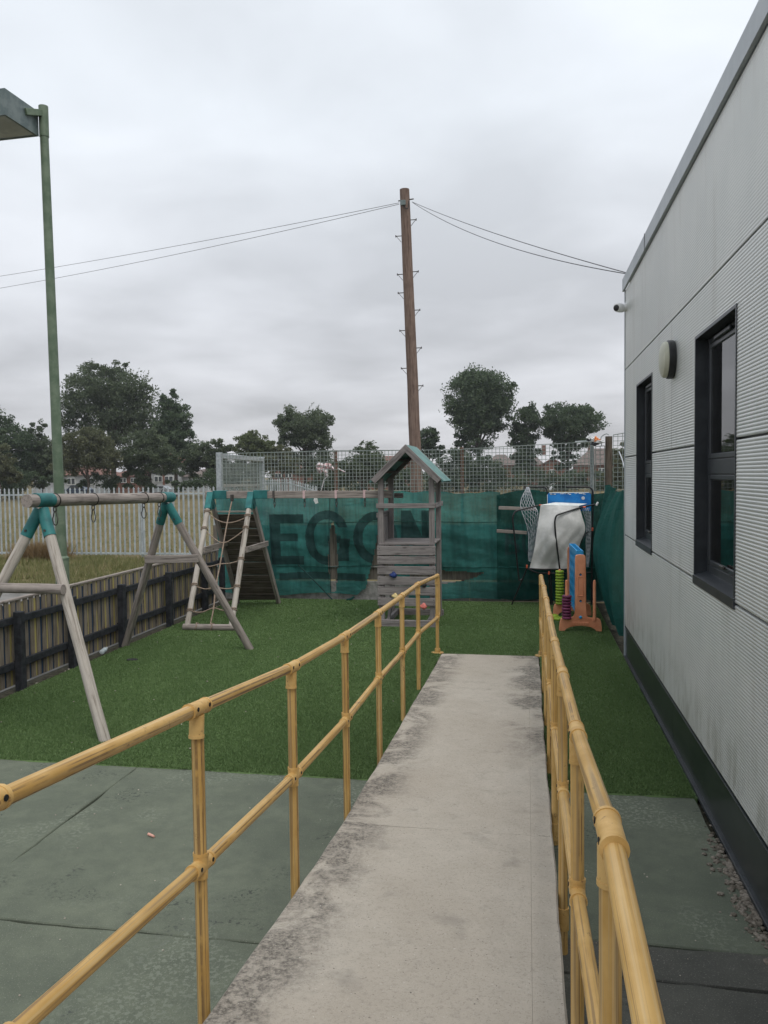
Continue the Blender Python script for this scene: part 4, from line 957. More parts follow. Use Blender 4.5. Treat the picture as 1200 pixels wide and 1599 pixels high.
for k_ in range(8):
    o = place('stacking_ring', ring_me, None, Matrix.Translation((GX-.185+random.uniform(-.003, .003), 11.13+random.uniform(-.003, .003), .18+k_*.0415)))
    tag(o, (ORD[7-k_]+' purple plastic ring from the top of its peg stack') if k_ < 7 else 'topmost purple plastic ring of its peg stack', 'ring', 'purple rings on the game peg')
for k_ in range(12):
    o = place('stacking_ring', ring_gr, None, Matrix.Translation((GX-.185+random.uniform(-.003, .003), 12.38+random.uniform(-.003, .003), .18+k_*.0435)))
    tag(o, (ORD[11-k_]+' lime green plastic ring from the top of its peg stack') if k_ < 11 else 'topmost lime green plastic ring of its peg stack', 'ring', 'green rings on the game peg')
for (a, b, z, rt) in ((866, 964, .012, .1), (872, 968, .012, .12), (879, 968, .012, .05)):
    p = pz(a, b, z); o = place('fallen_ring', ring_gr, None, Matrix.Translation((p.x, p.y, .014)) @ Matrix.Rotation(rt, 4, 'X')); tag(o, 'lime green plastic ring lying on turf beside the game', 'ring', 'fallen green rings on turf')
def grid_panel():
    y0, y1, z0, z1, th = 11.19, 12.355, .24, 1.10, .085; nc, nr = 7, 6; v = []; f = []
    cw, ch = (y1-y0)/nc, (z1-z0-.05)/nr; r = min(cw, ch)*.37; K = 16
    for i in range(nc):
        for j in range(nr):
            cy, cz = y0+(i+.5)*cw, z0+(j+.5)*ch; base = len(v)
            sq = []; ci = []
            for k_ in range(K):
                a = 2*math.pi*k_/K+math.pi/4; ci.append((cy+r*math.cos(a), cz+r*math.sin(a)))
                m_ = max(abs(math.cos(a)), abs(math.sin(a))); sq.append((cy+cw/2*math.cos(a)/m_, cz+ch/2*math.sin(a)/m_))
            for x_ in (-th/2, th/2):
                v += [(GX+x_, *p) for p in sq]+[(GX+x_, *p) for p in ci]
            for k_ in range(K):
                q = (k_+1) % K; B = base
                f.append((B+k_, B+K+k_, B+K+q, B+q)); f.append((B+2*K+k_, B+2*K+q, B+3*K+q, B+3*K+k_)); f.append((B+K+k_, B+3*K+k_, B+3*K+q, B+K+q))
    return v, f, y0, y1, z0, z1, th, cw
v, f, y0, y1, z0, z1, th, cw = grid_panel()
gp = place('grid', mesh('grid', v, f, 'grid_blue'), g4)
place('grid_base', mesh('grid_base', *box_geo(th+.004, y1-y0-.002, .02), 'grid_blue'), g4, Matrix.Translation((GX, (y0+y1)/2, z0-.02)))
place('grid_edge', mesh('grid_edge', *join([(box_geo(.018, y1-y0, .055), Matrix.Translation((GX-th/2+.006, (y0+y1)/2, z1-.05))), (box_geo(.018, y1-y0, .055), Matrix.Translation((GX+th/2-.006, (y0+y1)/2, z1-.05)))]+
    [(box_geo(th-.01, .016, .06), Matrix.Translation((GX, y0+i*cw+(.008 if i == 0 else (-.008 if i == 7 else 0)), z1-.052))) for i in range(8)]), 'grid_blue'), g4)

T4 = Matrix.Translation((GX, 11.15, 0)) @ Matrix.Rotation(.036, 4, 'Z') @ Matrix.Translation((-GX, -11.15, 0))
g4.matrix_basis = T4 @ Matrix.Translation(g4.location)
for o in col.objects:
    if o.name.startswith('stacking_ring'): o.matrix_basis = T4 @ o.matrix_basis
# ================================================================== BASKETBALL ARCADE GAME
bb = thing('basketball_arcade_game', 'folded basketball arcade game with blue backboard and grey cloth', 'arcade game', (.3, 13.2, 0))
q7 = lambda u, v_, Y: py(780+u/7.27, 740+v_/7.27, Y)
def bt(nm, pts, r=.0135, rad=.09, mat='black_tube'): return tube(nm, bb, round_path(pts, rad, 6), r, mat, 10)
bt('left_hoop_tube', [q7(470, 352, 13.15), q7(175, 425, 12.98), q7(150, 500, 12.96), q7(178, 760, 12.98), q7(225, 1215, 13.06), q7(258, 1195, 13.09)])
bt('right_hoop_tube', [q7(1100, 345, 13.25), q7(930, 378, 13.10), q7(645, 470, 12.88), q7(628, 540, 12.87), q7(640, 700, 12.88), q7(690, 1110, 12.95)])
bt('leg', [q7(318, 1065, 13.18), V((pz(799.5, 945).x, 13.29, .012))], .012)
bt('lower_bar', [q7(318, 1072, 13.18), q7(430, 1128, 13.06), q7(700, 1128, 13.04), q7(1045, 1120, 13.1)], .012)
bt('leg', [q7(562, 1128, 13.06), V((pz(859, 938).x, 13.35, .012))], .012)
bt('foot_bar', [V((.26, 13.36, .016)), V((.50, 13.36, .016))], .012)
bt('upright', [q7(760, 148, 13.42), q7(1060, 150, 13.42), q7(1062, 300, 13.42), V((q7(1045, 1200, 13.40).x, 13.38, .012))], .014)
bt('upright', [q7(310, 150, 13.40), q7(525, 148, 13.42), q7(548, 215, 13.42), q7(548, 400, 13.42), V((q7(600, 1300, 13.42).x, 13.40, .012))], .012)
bt('strut', [q7(1040, 655, 13.38), q7(985, 662, 13.2), q7(905, 830, 13.12)], .009)
for u, v_, Y in ((470, 356, 13.13), (965, 378, 13.09), (312, 1062, 13.17), (1055, 640, 13.38), (562, 1135, 13.04)):
    place('clip', mesh('clip', *box_geo(.048 if v_ < 600 else .03, .04, .026 if v_ < 600 else .055, .006), 'orange_clip'), bb, Matrix.Translation(q7(u, v_+8, Y)) @ Matrix.Rotation(.1, 4, 'Y'))
for u, v_, Y in ((1100, 350, 13.24), (575, 172, 13.40)):
    place('end_cap', mesh('end_cap', *lathe_geo([(.015, 0), (.019, .02), (.016, .06), (.006, .066)], 12), 'white_plastic', 40), bb, Matrix.Translation(q7(u, v_+10, Y)) @ Matrix.Rotation(.5, 4, 'Y'))
P0, P1 = q7(545, 215, 13.36), q7(1040, 215, 13.36)
hgt = .30; wd = (P1-P0).length
ch_ = .03
place('backboard', mesh('backboard', *extrude_poly([(0, -hgt), (wd, -hgt), (wd, -ch_), (wd-ch_, 0), (ch_, 0), (0, -ch_)], .012), 'blue_board'), bb, Matrix.Translation(P0))
place('backboard_trim', mesh('backboard_trim', *join([(box_geo(wd-.06, .016, .012, .003), Matrix.Translation((wd/2, .006, -.006))), (box_geo(.010, .016, hgt-.03, .003), Matrix.Translation((.002, .006, -hgt)))]+[(box_geo(random.uniform(.02, .06), .002, random.uniform(.006, .016)), Matrix.Translation((random.uniform(.06, wd-.08), -.0016, random.uniform(-.032, -.018)))) for _ in range(14)]), 'white_card'), bb, Matrix.Translation(P0))
place('sticker', mesh('sticker', *lathe_geo([(.028, 0), (.026, .001)], 14), 'net_white'), bb, Matrix.Translation(q7(952, 275, 13.355)) @ Matrix.Rotation(math.pi/2, 4, 'X'))
# cloth: ruled surface from left edge to right edge
Lc = [q7(*p) for p in ((470, 352, 13.10), (452, 480, 13.04), (425, 660, 12.98), (398, 850, 12.95), (342, 1075, 12.98))]
Rc = [q7(*p) for p in ((905, 362, 13.10), (940, 480, 13.06), (975, 630, 13.04), (915, 800, 13.02), (850, 1075, 13.02))]
Ls, Rs = smooth_path(Lc, 8), smooth_path(Rc, 8); v = []; f = []; nu = 28
for i, (a, b) in enumerate(zip(Ls, Rs)):
    s = i/(len(Ls)-1)
    for j in range(nu+1):
        t = j/nu; p = a.lerp(b, t); p = p+V((0, -.12*math.sin(math.pi*t)*math.sin(math.pi*min(1, s*1.02+.04))-.012*math.sin(t*13+s*6+2*math.sin(s*5))*s-.010*math.sin(t*7-s*11)-.006*math.sin(t*23+s*17), -.012*math.sin(math.pi*t)*s)); v.append(p)
for i in range(len(Ls)-1):
    for j in range(nu): a = i*(nu+1)+j; f.append((a, a+nu+1, a+nu+2, a+1))
cl = place('ball_return_cloth', mesh('cloth', v, f, 'cloth_grey', 180), bb)
T0, T1, T2, T3 = q7(470, 352, 13.10), q7(905, 362, 13.10), q7(1000, 338, 13.34), q7(640, 322, 13.34)
place('cloth_top', mesh('cloth_top', [T0+V((0, 0, .001)), T1+V((0, 0, .001)), T2, T3], [(0, 1, 2, 3)], 'white_card'), bb)
place('cloth_hem', mesh('cloth_hem', *sweep_geo([p+V((0, -.006, 0)) for p in v[-(nu+1):]], .011, 6), 'black_tube', 60), bb)
def lattice(nm, left, right, rows, cols, mat, r=.0035, bulge=.06):
    A, B = smooth_path([q7(*p) for p in left], 6), smooth_path([q7(*p) for p in right], 6)
    def P(s, t):
        x_ = s*(len(A)-1); i = min(int(x_), len(A)-2); k_ = x_-i; a, b = A[i].lerp(A[i+1], k_), B[i].lerp(B[i+1], k_)
        return a.lerp(b, t)+V((0, -bulge*math.sin(math.pi*t), 0))
    gs = []
    for c in range(-rows, cols*1+rows):
        for sg in (1, -1):
            pts = []
            for k_ in range(rows*3+1):
                s = k_/(rows*3); t = (c/cols)+sg*s*rows/cols*.55
                if -.001 <= t <= 1.001: pts.append(P(s, t))
            if len(pts) > 2: gs.append((sweep_geo(pts, r, 4), None))
    gs.append((sweep_geo(A, r*1.6, 5), None)); gs.append((sweep_geo(B, r*1.6, 5), None)); gs.append((sweep_geo([P(1, t) for t in np.linspace(0, 1, 8)], r*1.6, 5), None))
    return stuff(place(nm, mesh(nm, *join(gs), mat, 180), bb))
lattice('hoop_net', [(312, 150, 13.38), (240, 350, 13.3), (325, 640, 13.25), (332, 980, 13.22)], [(335, 150, 13.38), (400, 360, 13.3), (440, 500, 13.2), (372, 1000, 13.2)], 16, 5, 'net_white')
lattice('hoop_net', [(935, 385, 13.34), (985, 560, 13.30), (985, 800, 13.28), (990, 1050, 13.28)], [(1035, 385, 13.40), (1040, 600, 13.38), (1035, 800, 13.36), (1015, 1050, 13.3)], 14, 5, 'net_white', .003)

# ================================================================== SMALL THINGS
p = pz(237, 1305); tag(place('chalk_stick', mesh('chalk_stick', *join([(cyl_geo(.009, .007, .055, 10), None)]), 'chalk', 40), None, Matrix.Translation((p.x-.02, p.y, .009)) @ Matrix.Rotation(1.1, 4, 'Z') @ Matrix.Rotation(math.pi/2, 4, 'X')), 'stub of pink chalk lying on the green concrete', 'chalk')
p = pz(165, 1020); bo = thing('plastic_bottle', 'crushed clear plastic bottle lying by the low fence', 'bottle', (p.x, p.y, .02))
bm_ = Matrix.Translation((p.x+.02, p.y-.12, .042)) @ Matrix.Rotation(.25, 4, 'Z') @ Matrix.Rotation(-math.pi/2, 4, 'X')
place('body', mesh('body', *lathe_geo([(.02, 0), (.03, .005), (.031, .05), (.026, .07), (.031, .09), (.030, .15), (.014, .19), (.012, .21)], 14), 'clear_plastic', 40), bo, bm_)
place('cap', mesh('cap', *lathe_geo([(.014, .208), (.014, .225), (.012, .227)], 12), 'white_plastic', 40), bo, bm_)
p = pz(207, 1032); tag(place('drain_spot', mesh('drain_spot', *lathe_geo([(.075, 0), (.07, .008), (.05, .012), (.02, .009)], 12), 'hole_dark', 40), None, Matrix.Translation((p.x, p.y, .012)) @ Matrix.Scale(.7, 4, (0, 1, 0))), 'small flat black disc drawn for a dark drain hole in the turf', 'spot')  # added black disc stands for a dark drain hole in the turf

# ---------------------------------------------------------------- lamp post
lp = thing('lamp_post', 'tall green steel lamp post with large box floodlight', 'lamp post', (-6.87, 10.9, 0))
LT = py(68, 166, 10.9); LB = V((-6.87, 10.9, -.06))
rod('base_section', lp, LB, V((-6.87, 10.9, .98)), .098, 'lamp_green', n=20)
place('shoulder', mesh('shoulder', *lathe_geo([(.102, 0), (.102, .03), (.075, .06)], 20), 'lamp_green', 40), lp, Matrix.Translation((-6.87, 10.9, .965)))
shaft_top = V((LT.x+.0, 10.9, LT.z-.42))
rod('shaft', lp, V((-6.87, 10.9, 1.0)), shaft_top, .076, 'lamp_green', r1=.060, n=20)
rod('top_sleeve', lp, shaft_top-V((0, 0, .02)), V((LT.x, 10.9, LT.z)), .068, 'lamp_green', n=20)
bz = py(62, 213, 10.86).z
fw_ = V((-math.sin(YAW), math.cos(YAW), 0)); rt_ = V((math.cos(YAW), math.sin(YAW), 0))
cB = py(61, 213, 10.86); cA_dir = (pz(9, 179, bz)-pz(61, 213, bz)); d1 = cA_dir.normalized(); L1 = cA_dir.length; d2 = V((d1.y, -d1.x, 0)); d2 = d2 if d2.dot(rt_) < 0 else -d2
hl = .36; c_ = [cB, cB+d1*L1, cB+d1*L1+d2*.8, cB+d2*.8]; inset = .05
ctr = sum(c_, V((0, 0, 0)))/4
vv = [V((p.x, p.y, bz)) for p in c_]+[V((p.x, p.y, bz+hl)) for p in c_]; inn = [V((p.x, p.y, bz))+(ctr-p).normalized()*inset for p in c_]; inn = [V((p.x, p.y, bz)) for p in inn]; up_ = [V((p.x, p.y, bz+.012)) for p in inn]
vv += inn+up_
lu = place('floodlight', mesh('floodlight', vv, [(4, 5, 6, 7), (0, 1, 5, 4), (1, 2, 6, 5), (2, 3, 7, 6), (3, 0, 4, 7)]+[(i, 8+i, 8+(i+1) % 4, (i+1) % 4) for i in range(4)]+[(8+i, 12+i, 12+(i+1) % 4, 8+(i+1) % 4) for i in range(4)], 'lamp_box'), lp)
place('lens', mesh('lens', [p-V((0, 0, .001)) for p in up_], [(0, 1, 2, 3)], 'lens'), lu)
am = c_[0].lerp(c_[1], .42); am = V((am.x, am.y, bz+hl*.62))
beam('bracket_arm', lp, V((LT.x, 10.9, LT.z-.10)), am, .07, .09, 'lamp_green', .005)
# ---------------------------------------------------------------- telegraph pole
PYY = 18.0
pb, ptp = py(650.5, 742, PYY), py(632, 296, PYY)
axis = (ptp-pb); p0 = pb+axis*((-.06-pb.z)/axis.z)
tp = thing('telegraph_pole', 'tall brown wooden telegraph pole with metal step irons', 'telegraph pole', tuple(p0))
rod('pole', tp, p0, ptp, .145, 'pole_wood', r1=.108, n=20, rings=10, wob=.004)
pt = lambda yy: p0.lerp(ptp, (py(640, yy, PYY).z-p0.z)/(ptp.z-p0.z))
for sx, yy in ((1, 344), (-1, 368), (-1, 428), (1, 425), (-1, 457), (1, 485), (-1, 516), (1, 544), (-1, 575), (1, 603)):
    c = pt(yy); s = rod('step_iron', tp, c+V((sx*.10, -.02, 0)), c+V((sx*.245, -.02, .0)), .010, 'metal_dark', n=8)
    rod('step_tip', s, c+V((sx*.238, -.02, -.022)), c+V((sx*.238, -.02, .024)), .011, 'metal_dark', n=8)
    rod('step_brace', s, c+V((sx*.225, -.02, -.004)), c+V((sx*.115, -.02, -.135)), .006, 'metal_dark', n=6)
c = pt(321); place('junction_box', mesh('junction_box', *box_geo(.12, .05, .11, .006), 'lamp_box'), tp, Matrix.Translation(c+V((-.03, -.145, -.03))))
c = pt(313); rod('bracket', tp, c+V((-.15, -.02, 0)), c+V((.20, -.02, .02)), .014, 'metal_dark', n=8)
tube('cable_loop', tp, smooth_path([c+V((-.05, -.13, -.1)), c+V((.05, -.14, -.22)), c+V((.09, -.12, -.18)), c+V((.10, -.11, -.05))], 5), .010, 'cable', 6)
def wire(name, label, a, b, sag, grp=None, r=.0055):
    pts = [V(a).lerp(V(b), t)-V((0, 0, sag*4*t*(1-t))) for t in np.linspace(0, 1, 40)]
    o = place(name, mesh(name, *sweep_geo(pts, r, 5), 'cable', 60)); tag(o, label, 'cable', grp)
c = pt(316)
wire('telephone_wire', 'upper of two cables running from the pole out over the palisade fence', c+V((-.13, -.02, 0)), py(-260, 468, 26), .16)
wire('telephone_wire', 'lower of two cables running from the pole out over the palisade fence', c+V((-.13, -.02, -.03)), py(-260, 488, 26), .24)
wire('telephone_wire', 'tighter drop cable from the pole to the classroom roof', c+V((.16, -.02, 0)), (1.24, 9.62, 4.41), .07)
wire('telephone_wire', 'slacker drop cable sagging from the pole to the classroom roof', c+V((.18, -.02, -.02)), (1.25, 9.60, 4.405), .21)

# ---------------------------------------------------------------- palisade fences
def pale_geo(h, w=.050):
    t = .010; z = h; pro = [(-w/2, 0), (w/2, 0), (w/2, z-.12), (w*.30, z-.075), (w*.62, z-.055), (w*.28, z-.03), (0, z), (-w*.28, z-.03), (-w*.62, z-.055), (-w*.30, z-.075), (-w/2, z-.12)]
    n = len(pro); v = [(a, -.012*(1-abs(a)/(w/2)) if abs(a) <= w/2 else 0, b) for a, b in pro]; v += [(a, y+t, b) for (a, y, b) in v]
    return v, [tuple(range(n)), tuple(range(2*n-1, n-1, -1))]+[(i, i+n, (i+1) % n+n, (i+1) % n) for i in range(n)]
pf = thing('palisade_fence', 'galvanised steel palisade fence in front of the dry playing field', 'fence', (-12, 20.4, 0))
pm = mesh('pale', *pale_geo(1.88), 'palisade')
PFY = 20.4; x = -15.6
while x < -8.15:
    place('pale', pm, pf, Matrix.Translation((x, PFY+random.uniform(-.004, .004), .06)) @ Matrix.Rotation(random.uniform(-.006, .006), 4, 'Y') @ Matrix.Rotation(random.uniform(-.06, .06), 4, 'Z')); x += .1457
for a, b in ((-15.7, -13.1), (-13.1, -10.45), (-10.45, -8.1)):
    for z in (.10, 1.74): beam('rail', pf, (a+.002, PFY+.03, z), (b-.002, PFY+.03, z), .04, .05, 'palisade')
    beam('post', pf, (b, PFY+.075, -.06), (b, PFY+.075, 1.80), .05, .10, 'palisade')
p2 = thing('far_palisade_fence', 'pale distant palisade fence seen through the mesh fence', 'fence', (-7, 40, 0))
pm2 = mesh('pale', *pale_geo(1.0, .075), 'palisade')
for (xa, ya, xb, yb_, Y0, Y1, n) in ((412, 747, 452, 746, 40, 38, 12), (453, 747, 493, 758, 38, 33, 12)):
    A, B = py(xa, ya, Y0), py(xb, yb_, Y1)
    for i in range(n):
        p = A.lerp(B, i/(n-1)); h = p.z+.06
        mm = Matrix.Translation((p.x, p.y, -.06)) @ Matrix.Diagonal((1, 1, h, 1)).to_4x4()
        place('pale', pm2, p2, mm)
    beam('rail', p2, V((A.x, A.y+.03, A.z-.25)), V((B.x, B.y+.03, B.z-.25)), .04, .05, 'palisade'); beam('rail', p2, V((A.x, A.y+.03, .2)), V((B.x, B.y+.03, .2)), .04, .05, 'palisade')
    for p in (A, B): beam('post', p2, V((p.x, p.y+.08, -.06)), V((p.x, p.y+.08, p.z-.05)), .07, .07, 'palisade')

# ---------------------------------------------------------------- torn umbrella and plastic on the mesh
um = thing('torn_umbrella', 'torn pink and white striped umbrella caught on the mesh fence', 'umbrella', (-3.4, 14.25, 2.0))
uq = lambda u, v_, Y=14.22: py(480+u/10, 690+v_/10, Y)
for pts, mt in (([(180, 310), (250, 345), (240, 400), (140, 400), (150, 350)], 0), ([(140, 400), (240, 400), (245, 450), (205, 505), (150, 440)], 1), ([(250, 345), (325, 325), (330, 420), (240, 400)], 1), ([(240, 400), (330, 420), (325, 560), (285, 530), (245, 450)], 0), ([(330, 330), (385, 350), (395, 450), (330, 420)], 1), ([(370, 345), (460, 455), (415, 460), (385, 400)], 0), ([(470, 400), (600, 465), (575, 478), (480, 425)], 0)):
    P = [uq(u, v_, 14.20+.05*random.random()) for u, v_ in pts]; c = sum(P, V((0, 0, 0)))/len(P)+V((0, -.05, .0)); n = len(P)
    pa = place('canopy_panel', mesh('canopy_panel', P+[c]+[p+V((0, .006, 0)) for p in P+[c]], [(i, (i+1) % n, n) for i in range(n)]+[((i+1) % n+n+1, i+n+1, 2*n+1) for i in range(n)], 'umbrella_pink' if mt else 'umbrella_white'), um)
    for i in range(n-1):
        a = P[i].lerp(P[i+1], .5); tube('stripe', pa, [c+V((0, -.006, 0)), c.lerp(a, .5)+V((0, -.006, 0)), a+V((0, -.006, 0))], .006, 'umbrella_white' if mt else 'umbrella_pink', 4)
tube('shaft', um, [uq(330, 520), uq(265, 590), uq(215, 770), uq(200, 830)], .010, 'umbrella_white', 6)
pd = thing('plastic_debris', 'crumpled white and orange plastic caught on top of the mesh fence', 'debris', (1.0, 13.97, 2.7))
def blob(nm, u, v_, s, mat, seed):
    rr = random.Random(seed); bm = bmesh.new(); bmesh.ops.create_icosphere(bm, subdivisions=3, radius=1)
    ph = [rr.uniform(0, 6) for _ in range(6)]
    for v in bm.verts:
        d = v.co.copy(); r = 1+.3*math.sin(4*d.x+ph[0])*math.sin(5*d.z+ph[1])+.16*math.sin(9*d.y+ph[2]+6*d.x); v.co = V((d.x*s[0], d.y*s[1], d.z*s[2]))*r
    me = bpy.data.meshes.new(nm); bm.to_mesh(me); bm.free(); me.materials.append(M[mat]); place(nm, me, pd, Matrix.Translation(py(880+u/10, 660+v_/10, 13.93)))
blob('white_lump', 395, 235, (.04, .03, .036), 'white_plastic', 1); blob('white_lump', 460, 255, (.035, .03, .03), 'white_plastic', 2); blob('orange_lump', 505, 262, (.038, .03, .042), 'orange_cloth', 3); blob('white_lump', 565, 295, (.075, .04, .028), 'white_plastic', 4); blob('orange_lump', 545, 268, (.04, .03, .012), 'orange_cloth', 6)
blob('dark_lump', 400, 268, (.035, .03, .02), 'net_black', 7); blob('dark_lump', 490, 330, (.06, .03, .03), 'net_black', 8)

# ================================================================== FAR BACKGROUND
def tree(name, label, cat, lobes, Y, kind, n, leaf, seed, trunk=True, group=None, wisps=0, base_px=None, solid=False):
    rng = np.random.default_rng(seed); S = Y/F_PX/math.cos(YAW)
    L = [(py(cx, cy, Y), rx*S*1.09, ry*S*1.07) for cx, cy, rx, ry in lobes]
    bxp = base_px if base_px is not None else np.average([l[0] for l in lobes], weights=[l[2]*l[3] for l in lobes])
    base = py(bxp, 760, Y); base.z = -.06
    root = thing(name, label, cat, tuple(base), group)
    wts = np.array([a*b*min(a, b) for _, a, b in L]); wts = wts**.8; wts /= wts.sum()
    n = int(n*2.7); leaf *= .66; nc = max(14, n//95); cents = []
    for _ in range(nc):
        c, a, b = L[rng.choice(len(L), p=wts)]; d = rng.normal(size=3); d /= np.linalg.norm(d); r = rng.uniform(.02, 1)**(.33 if solid else .42)
        cents.append((np.array(c)+d*r*np.array((a, a*.9, b)), min(a, b)))
    V_ = []
    per = n//nc
    for c, rad in cents:
        cr = max(.3, rad*(rng.uniform(.35, .6) if solid else rng.uniform(.20, .42))); m = int(per*rng.uniform(.6, 1.4))
        d = rng.normal(size=(m, 3)); d /= np.linalg.norm(d, axis=1)[:, None]; p = c+d*(rng.uniform(0, 1, m)**.5)[:, None]*np.array((cr*1.15, cr*1.1, cr*.8))
        u = rng.normal(size=(m, 3)); u /= np.linalg.norm(u, axis=1)[:, None]; w = np.cross(u, rng.normal(size=(m, 3))); w /= np.linalg.norm(w, axis=1)[:, None]
        s = rng.uniform(.6, 1.3, m)[:, None]*leaf; q = np.stack([p-u*s, p+w*s*.5, p+u*s, p-w*s*.5], 1); V_.append(q.reshape(-1, 3))
    for k_ in range(wisps):
        c, a, b = L[rng.choice(len(L))]; c = np.array(c); ang = rng.uniform(.3, 2.8); ln = b*rng.uniform(1.05, 1.35); m = 26
        t = rng.uniform(.55, 1, m); p = c+np.c_[np.cos(ang)*a*t*1.15+.2*np.sin(t*7), rng.normal(0, .15, m), np.sin(ang)*ln*t]
        u = rng.normal(size=(m, 3)); u /= np.linalg.norm(u, axis=1)[:, None]; w = np.cross(u, rng.normal(size=(m, 3))); w /= np.linalg.norm(w, axis=1)[:, None]; s = leaf*.8
        V_.append(np.stack([p-u*s, p+w*s*.5, p+u*s, p-w*s*.5], 1).reshape(-1, 3))
    A = np.vstack(V_); A[:, 2] = np.maximum(A[:, 2], .0)
    soup('crown', A, None, 'leaf_'+kind, root, 4)
    if trunk:
        zmid = sum(l[0].z*w for l, w in zip(L, wts)); top = V((sum(l[0].x*w for l, w in zip(L, wts)), base.y, zmid)); gs = []
        H = zmid; r0 = max(.12, H*.035)
        gs.append((sweep_geo(smooth_path([base, base.lerp(top, .35)+V((.1, 0, 0)), base.lerp(top, .7)-V((.1, 0, 0)), top], 4), [r0*(1-.75*i/12) for i in range(13)], 8), None))
        for c, a, b in L:
            for q in range(2):
                e = V(c)+V((random.uniform(-.4, .4)*a, random.uniform(-.4, .4)*a, random.uniform(-.1, .6)*b)); st = base.lerp(top, random.uniform(.4, .8)); md = st.lerp(e, .5)+V((0, 0, .15*b))
                gs.append((sweep_geo(smooth_path([st, md, e], 4), [r0*.45*(1-.8*i/8) for i in range(9)], 6), None))
        place('trunk', mesh('trunk', *join(gs), 'bark', 60), root)
    return root
BG = 'trees along the far field edge'
TL_ = 86
tree('broad_tree', 'tallest feathery dark tree rising behind the lamp post', 'tree', [(165, 620, 62, 48), (140, 600, 40, 36), (205, 628, 42, 45), (178, 580, 30, 18), (225, 612, 18, 24), (118, 650, 28, 35), (180, 680, 60, 35), (235, 665, 30, 36)], TL_+6, 'dark', 15000, .24, 1, wisps=16, group=BG)
tree('conical_tree', 'pointed green tree on right shoulder of the tallest tree', 'tree', [(270, 655, 28, 32), (265, 628, 14, 20), (290, 668, 17, 18), (275, 695, 36, 28)], TL_+4, 'deep', 7000, .24, 2, wisps=6, group=BG)
tree('dark_tree', 'dark rounded tree standing left of the lamp post', 'tree', [(2, 678, 34, 42), (22, 705, 32, 38), (-35, 690, 40, 50), (10, 735, 45, 25)], TL_-2, 'deep', 8000, .24, 3, group=BG)
tree('olive_tree', 'small olive leaved tree at the foot of dark rounded tree', 'tree', [(2, 718, 22, 22), (-8, 733, 26, 22), (14, 745, 18, 14)], TL_-12, 'olive', 3000, .2, 4, group=BG)
tree('sparse_tree', 'sparse spiky topped tree just left of the lamp post', 'tree', [(55, 702, 28, 36), (64, 672, 16, 14), (78, 718, 26, 34), (62, 740, 34, 22)], TL_, 'dark', 6000, .23, 5, wisps=8, group=BG)
tree('round_olive_tree', 'rounded olive brown tree in front of tallest tree', 'tree', [(135, 702, 44, 32), (108, 722, 26, 25), (165, 716, 26, 28), (140, 688, 30, 20)], TL_-8, 'olive', 7500, .2, 6, group=BG)
tree('bushy_tree', 'bushy mid green tree with low branches before white house', 'tree', [(225, 704, 34, 28), (255, 716, 28, 24), (208, 722, 20, 24), (235, 690, 28, 20), (221, 745, 14, 14), (268, 722, 18, 16)], TL_-6, 'dark', 7000, .2, 7, group=BG)
tree('low_tree', 'low dark tree between the white house and mesh panel', 'tree', [(315, 712, 28, 20), (345, 702, 18, 15), (300, 727, 16, 18), (338, 728, 22, 20), (364, 732, 18, 18)], TL_, 'dark', 5500, .22, 8, group=BG)
tree('pale_tree', 'pale green tree above the galvanised mesh panel', 'tree', [(395, 692, 28, 20), (385, 706, 22, 16), (420, 698, 18, 14), (400, 725, 30, 22)], TL_+2, 'pale', 6000, .21, 9, group=BG)
tree('pale_shrub_tree', 'small pale tree beside the domed green tree', 'tree', [(440, 706, 14, 12), (432, 722, 18, 16), (452, 725, 20, 16)], TL_, 'olive', 2600, .2, 10, group=BG)
tree('domed_tree', 'domed green tree rising above the far palisade fence', 'tree', [(475, 664, 42, 28), (458, 655, 28, 20), (500, 662, 20, 26), (480, 688, 40, 20), (450, 684, 18, 20), (484, 715, 36, 24)], TL_+8, 'dark', 9500, .22, 11, wisps=8, group=BG)
tree('leafy_shrub', 'upright leafy shrub with bare twigs left of play tower', 'shrub', [(566, 716, 23, 18), (577, 728, 25, 22), (550, 732, 18, 18), (575, 700, 14, 10), (600, 742, 22, 20), (525, 742, 26, 20)], 60, 'dark', 6500, .14, 12, wisps=12)
tree('roadside_tree', 'small dark tree just right of the telegraph pole', 'tree', [(670, 685, 16, 15), (661, 697, 13, 13), (678, 703, 14, 12)], 104, 'deep', 2600, .24, 13, group=BG)
tree('big_round_tree', 'largest dense rounded tree beyond the mesh fence', 'tree', [(750, 620, 48, 40), (740, 602, 36, 25), (772, 612, 28, 28), (724, 637, 25, 30), (776, 648, 24, 30), (745, 665, 34, 26), (738, 692, 30, 18), (735, 715, 26, 18)], 104, 'deep', 15000, .25, 14, group=BG, base_px=745)
tree('narrow_tree', 'narrow dark tree between the two rounded trees', 'tree', [(822, 664, 20, 26), (825, 645, 15, 15), (815, 685, 19, 18), (820, 706, 22, 18), (818, 730, 18, 18)], 106, 'deep', 5500, .25, 15, group=BG)
tree('flat_topped_tree', 'wide flat topped tree beside the classroom corner', 'tree', [(893, 660, 45, 26), (870, 656, 25, 22), (916, 655, 21, 20), (890, 688, 32, 16), (884, 706, 22, 14), (884, 730, 13, 20)], 106, 'deep', 9000, .25, 16, group=BG, base_px=884)
tree('twiggy_tree', 'small light green bushy tree right of timber corner post', 'tree', [(968, 716, 16, 18), (985, 712, 18, 24), (975, 738, 26, 18)], 70, 'olive', 3000, .16, 17)
hl_ = [(660+i*14, 752+2*math.sin(i*1.7), 15, 16) for i in range(24)]+[(690+i*14, 734+4*math.sin(i*2.3), 16, 17) for i in range(7)]+[(700, 716, 16, 12), (722, 712, 18, 12)]
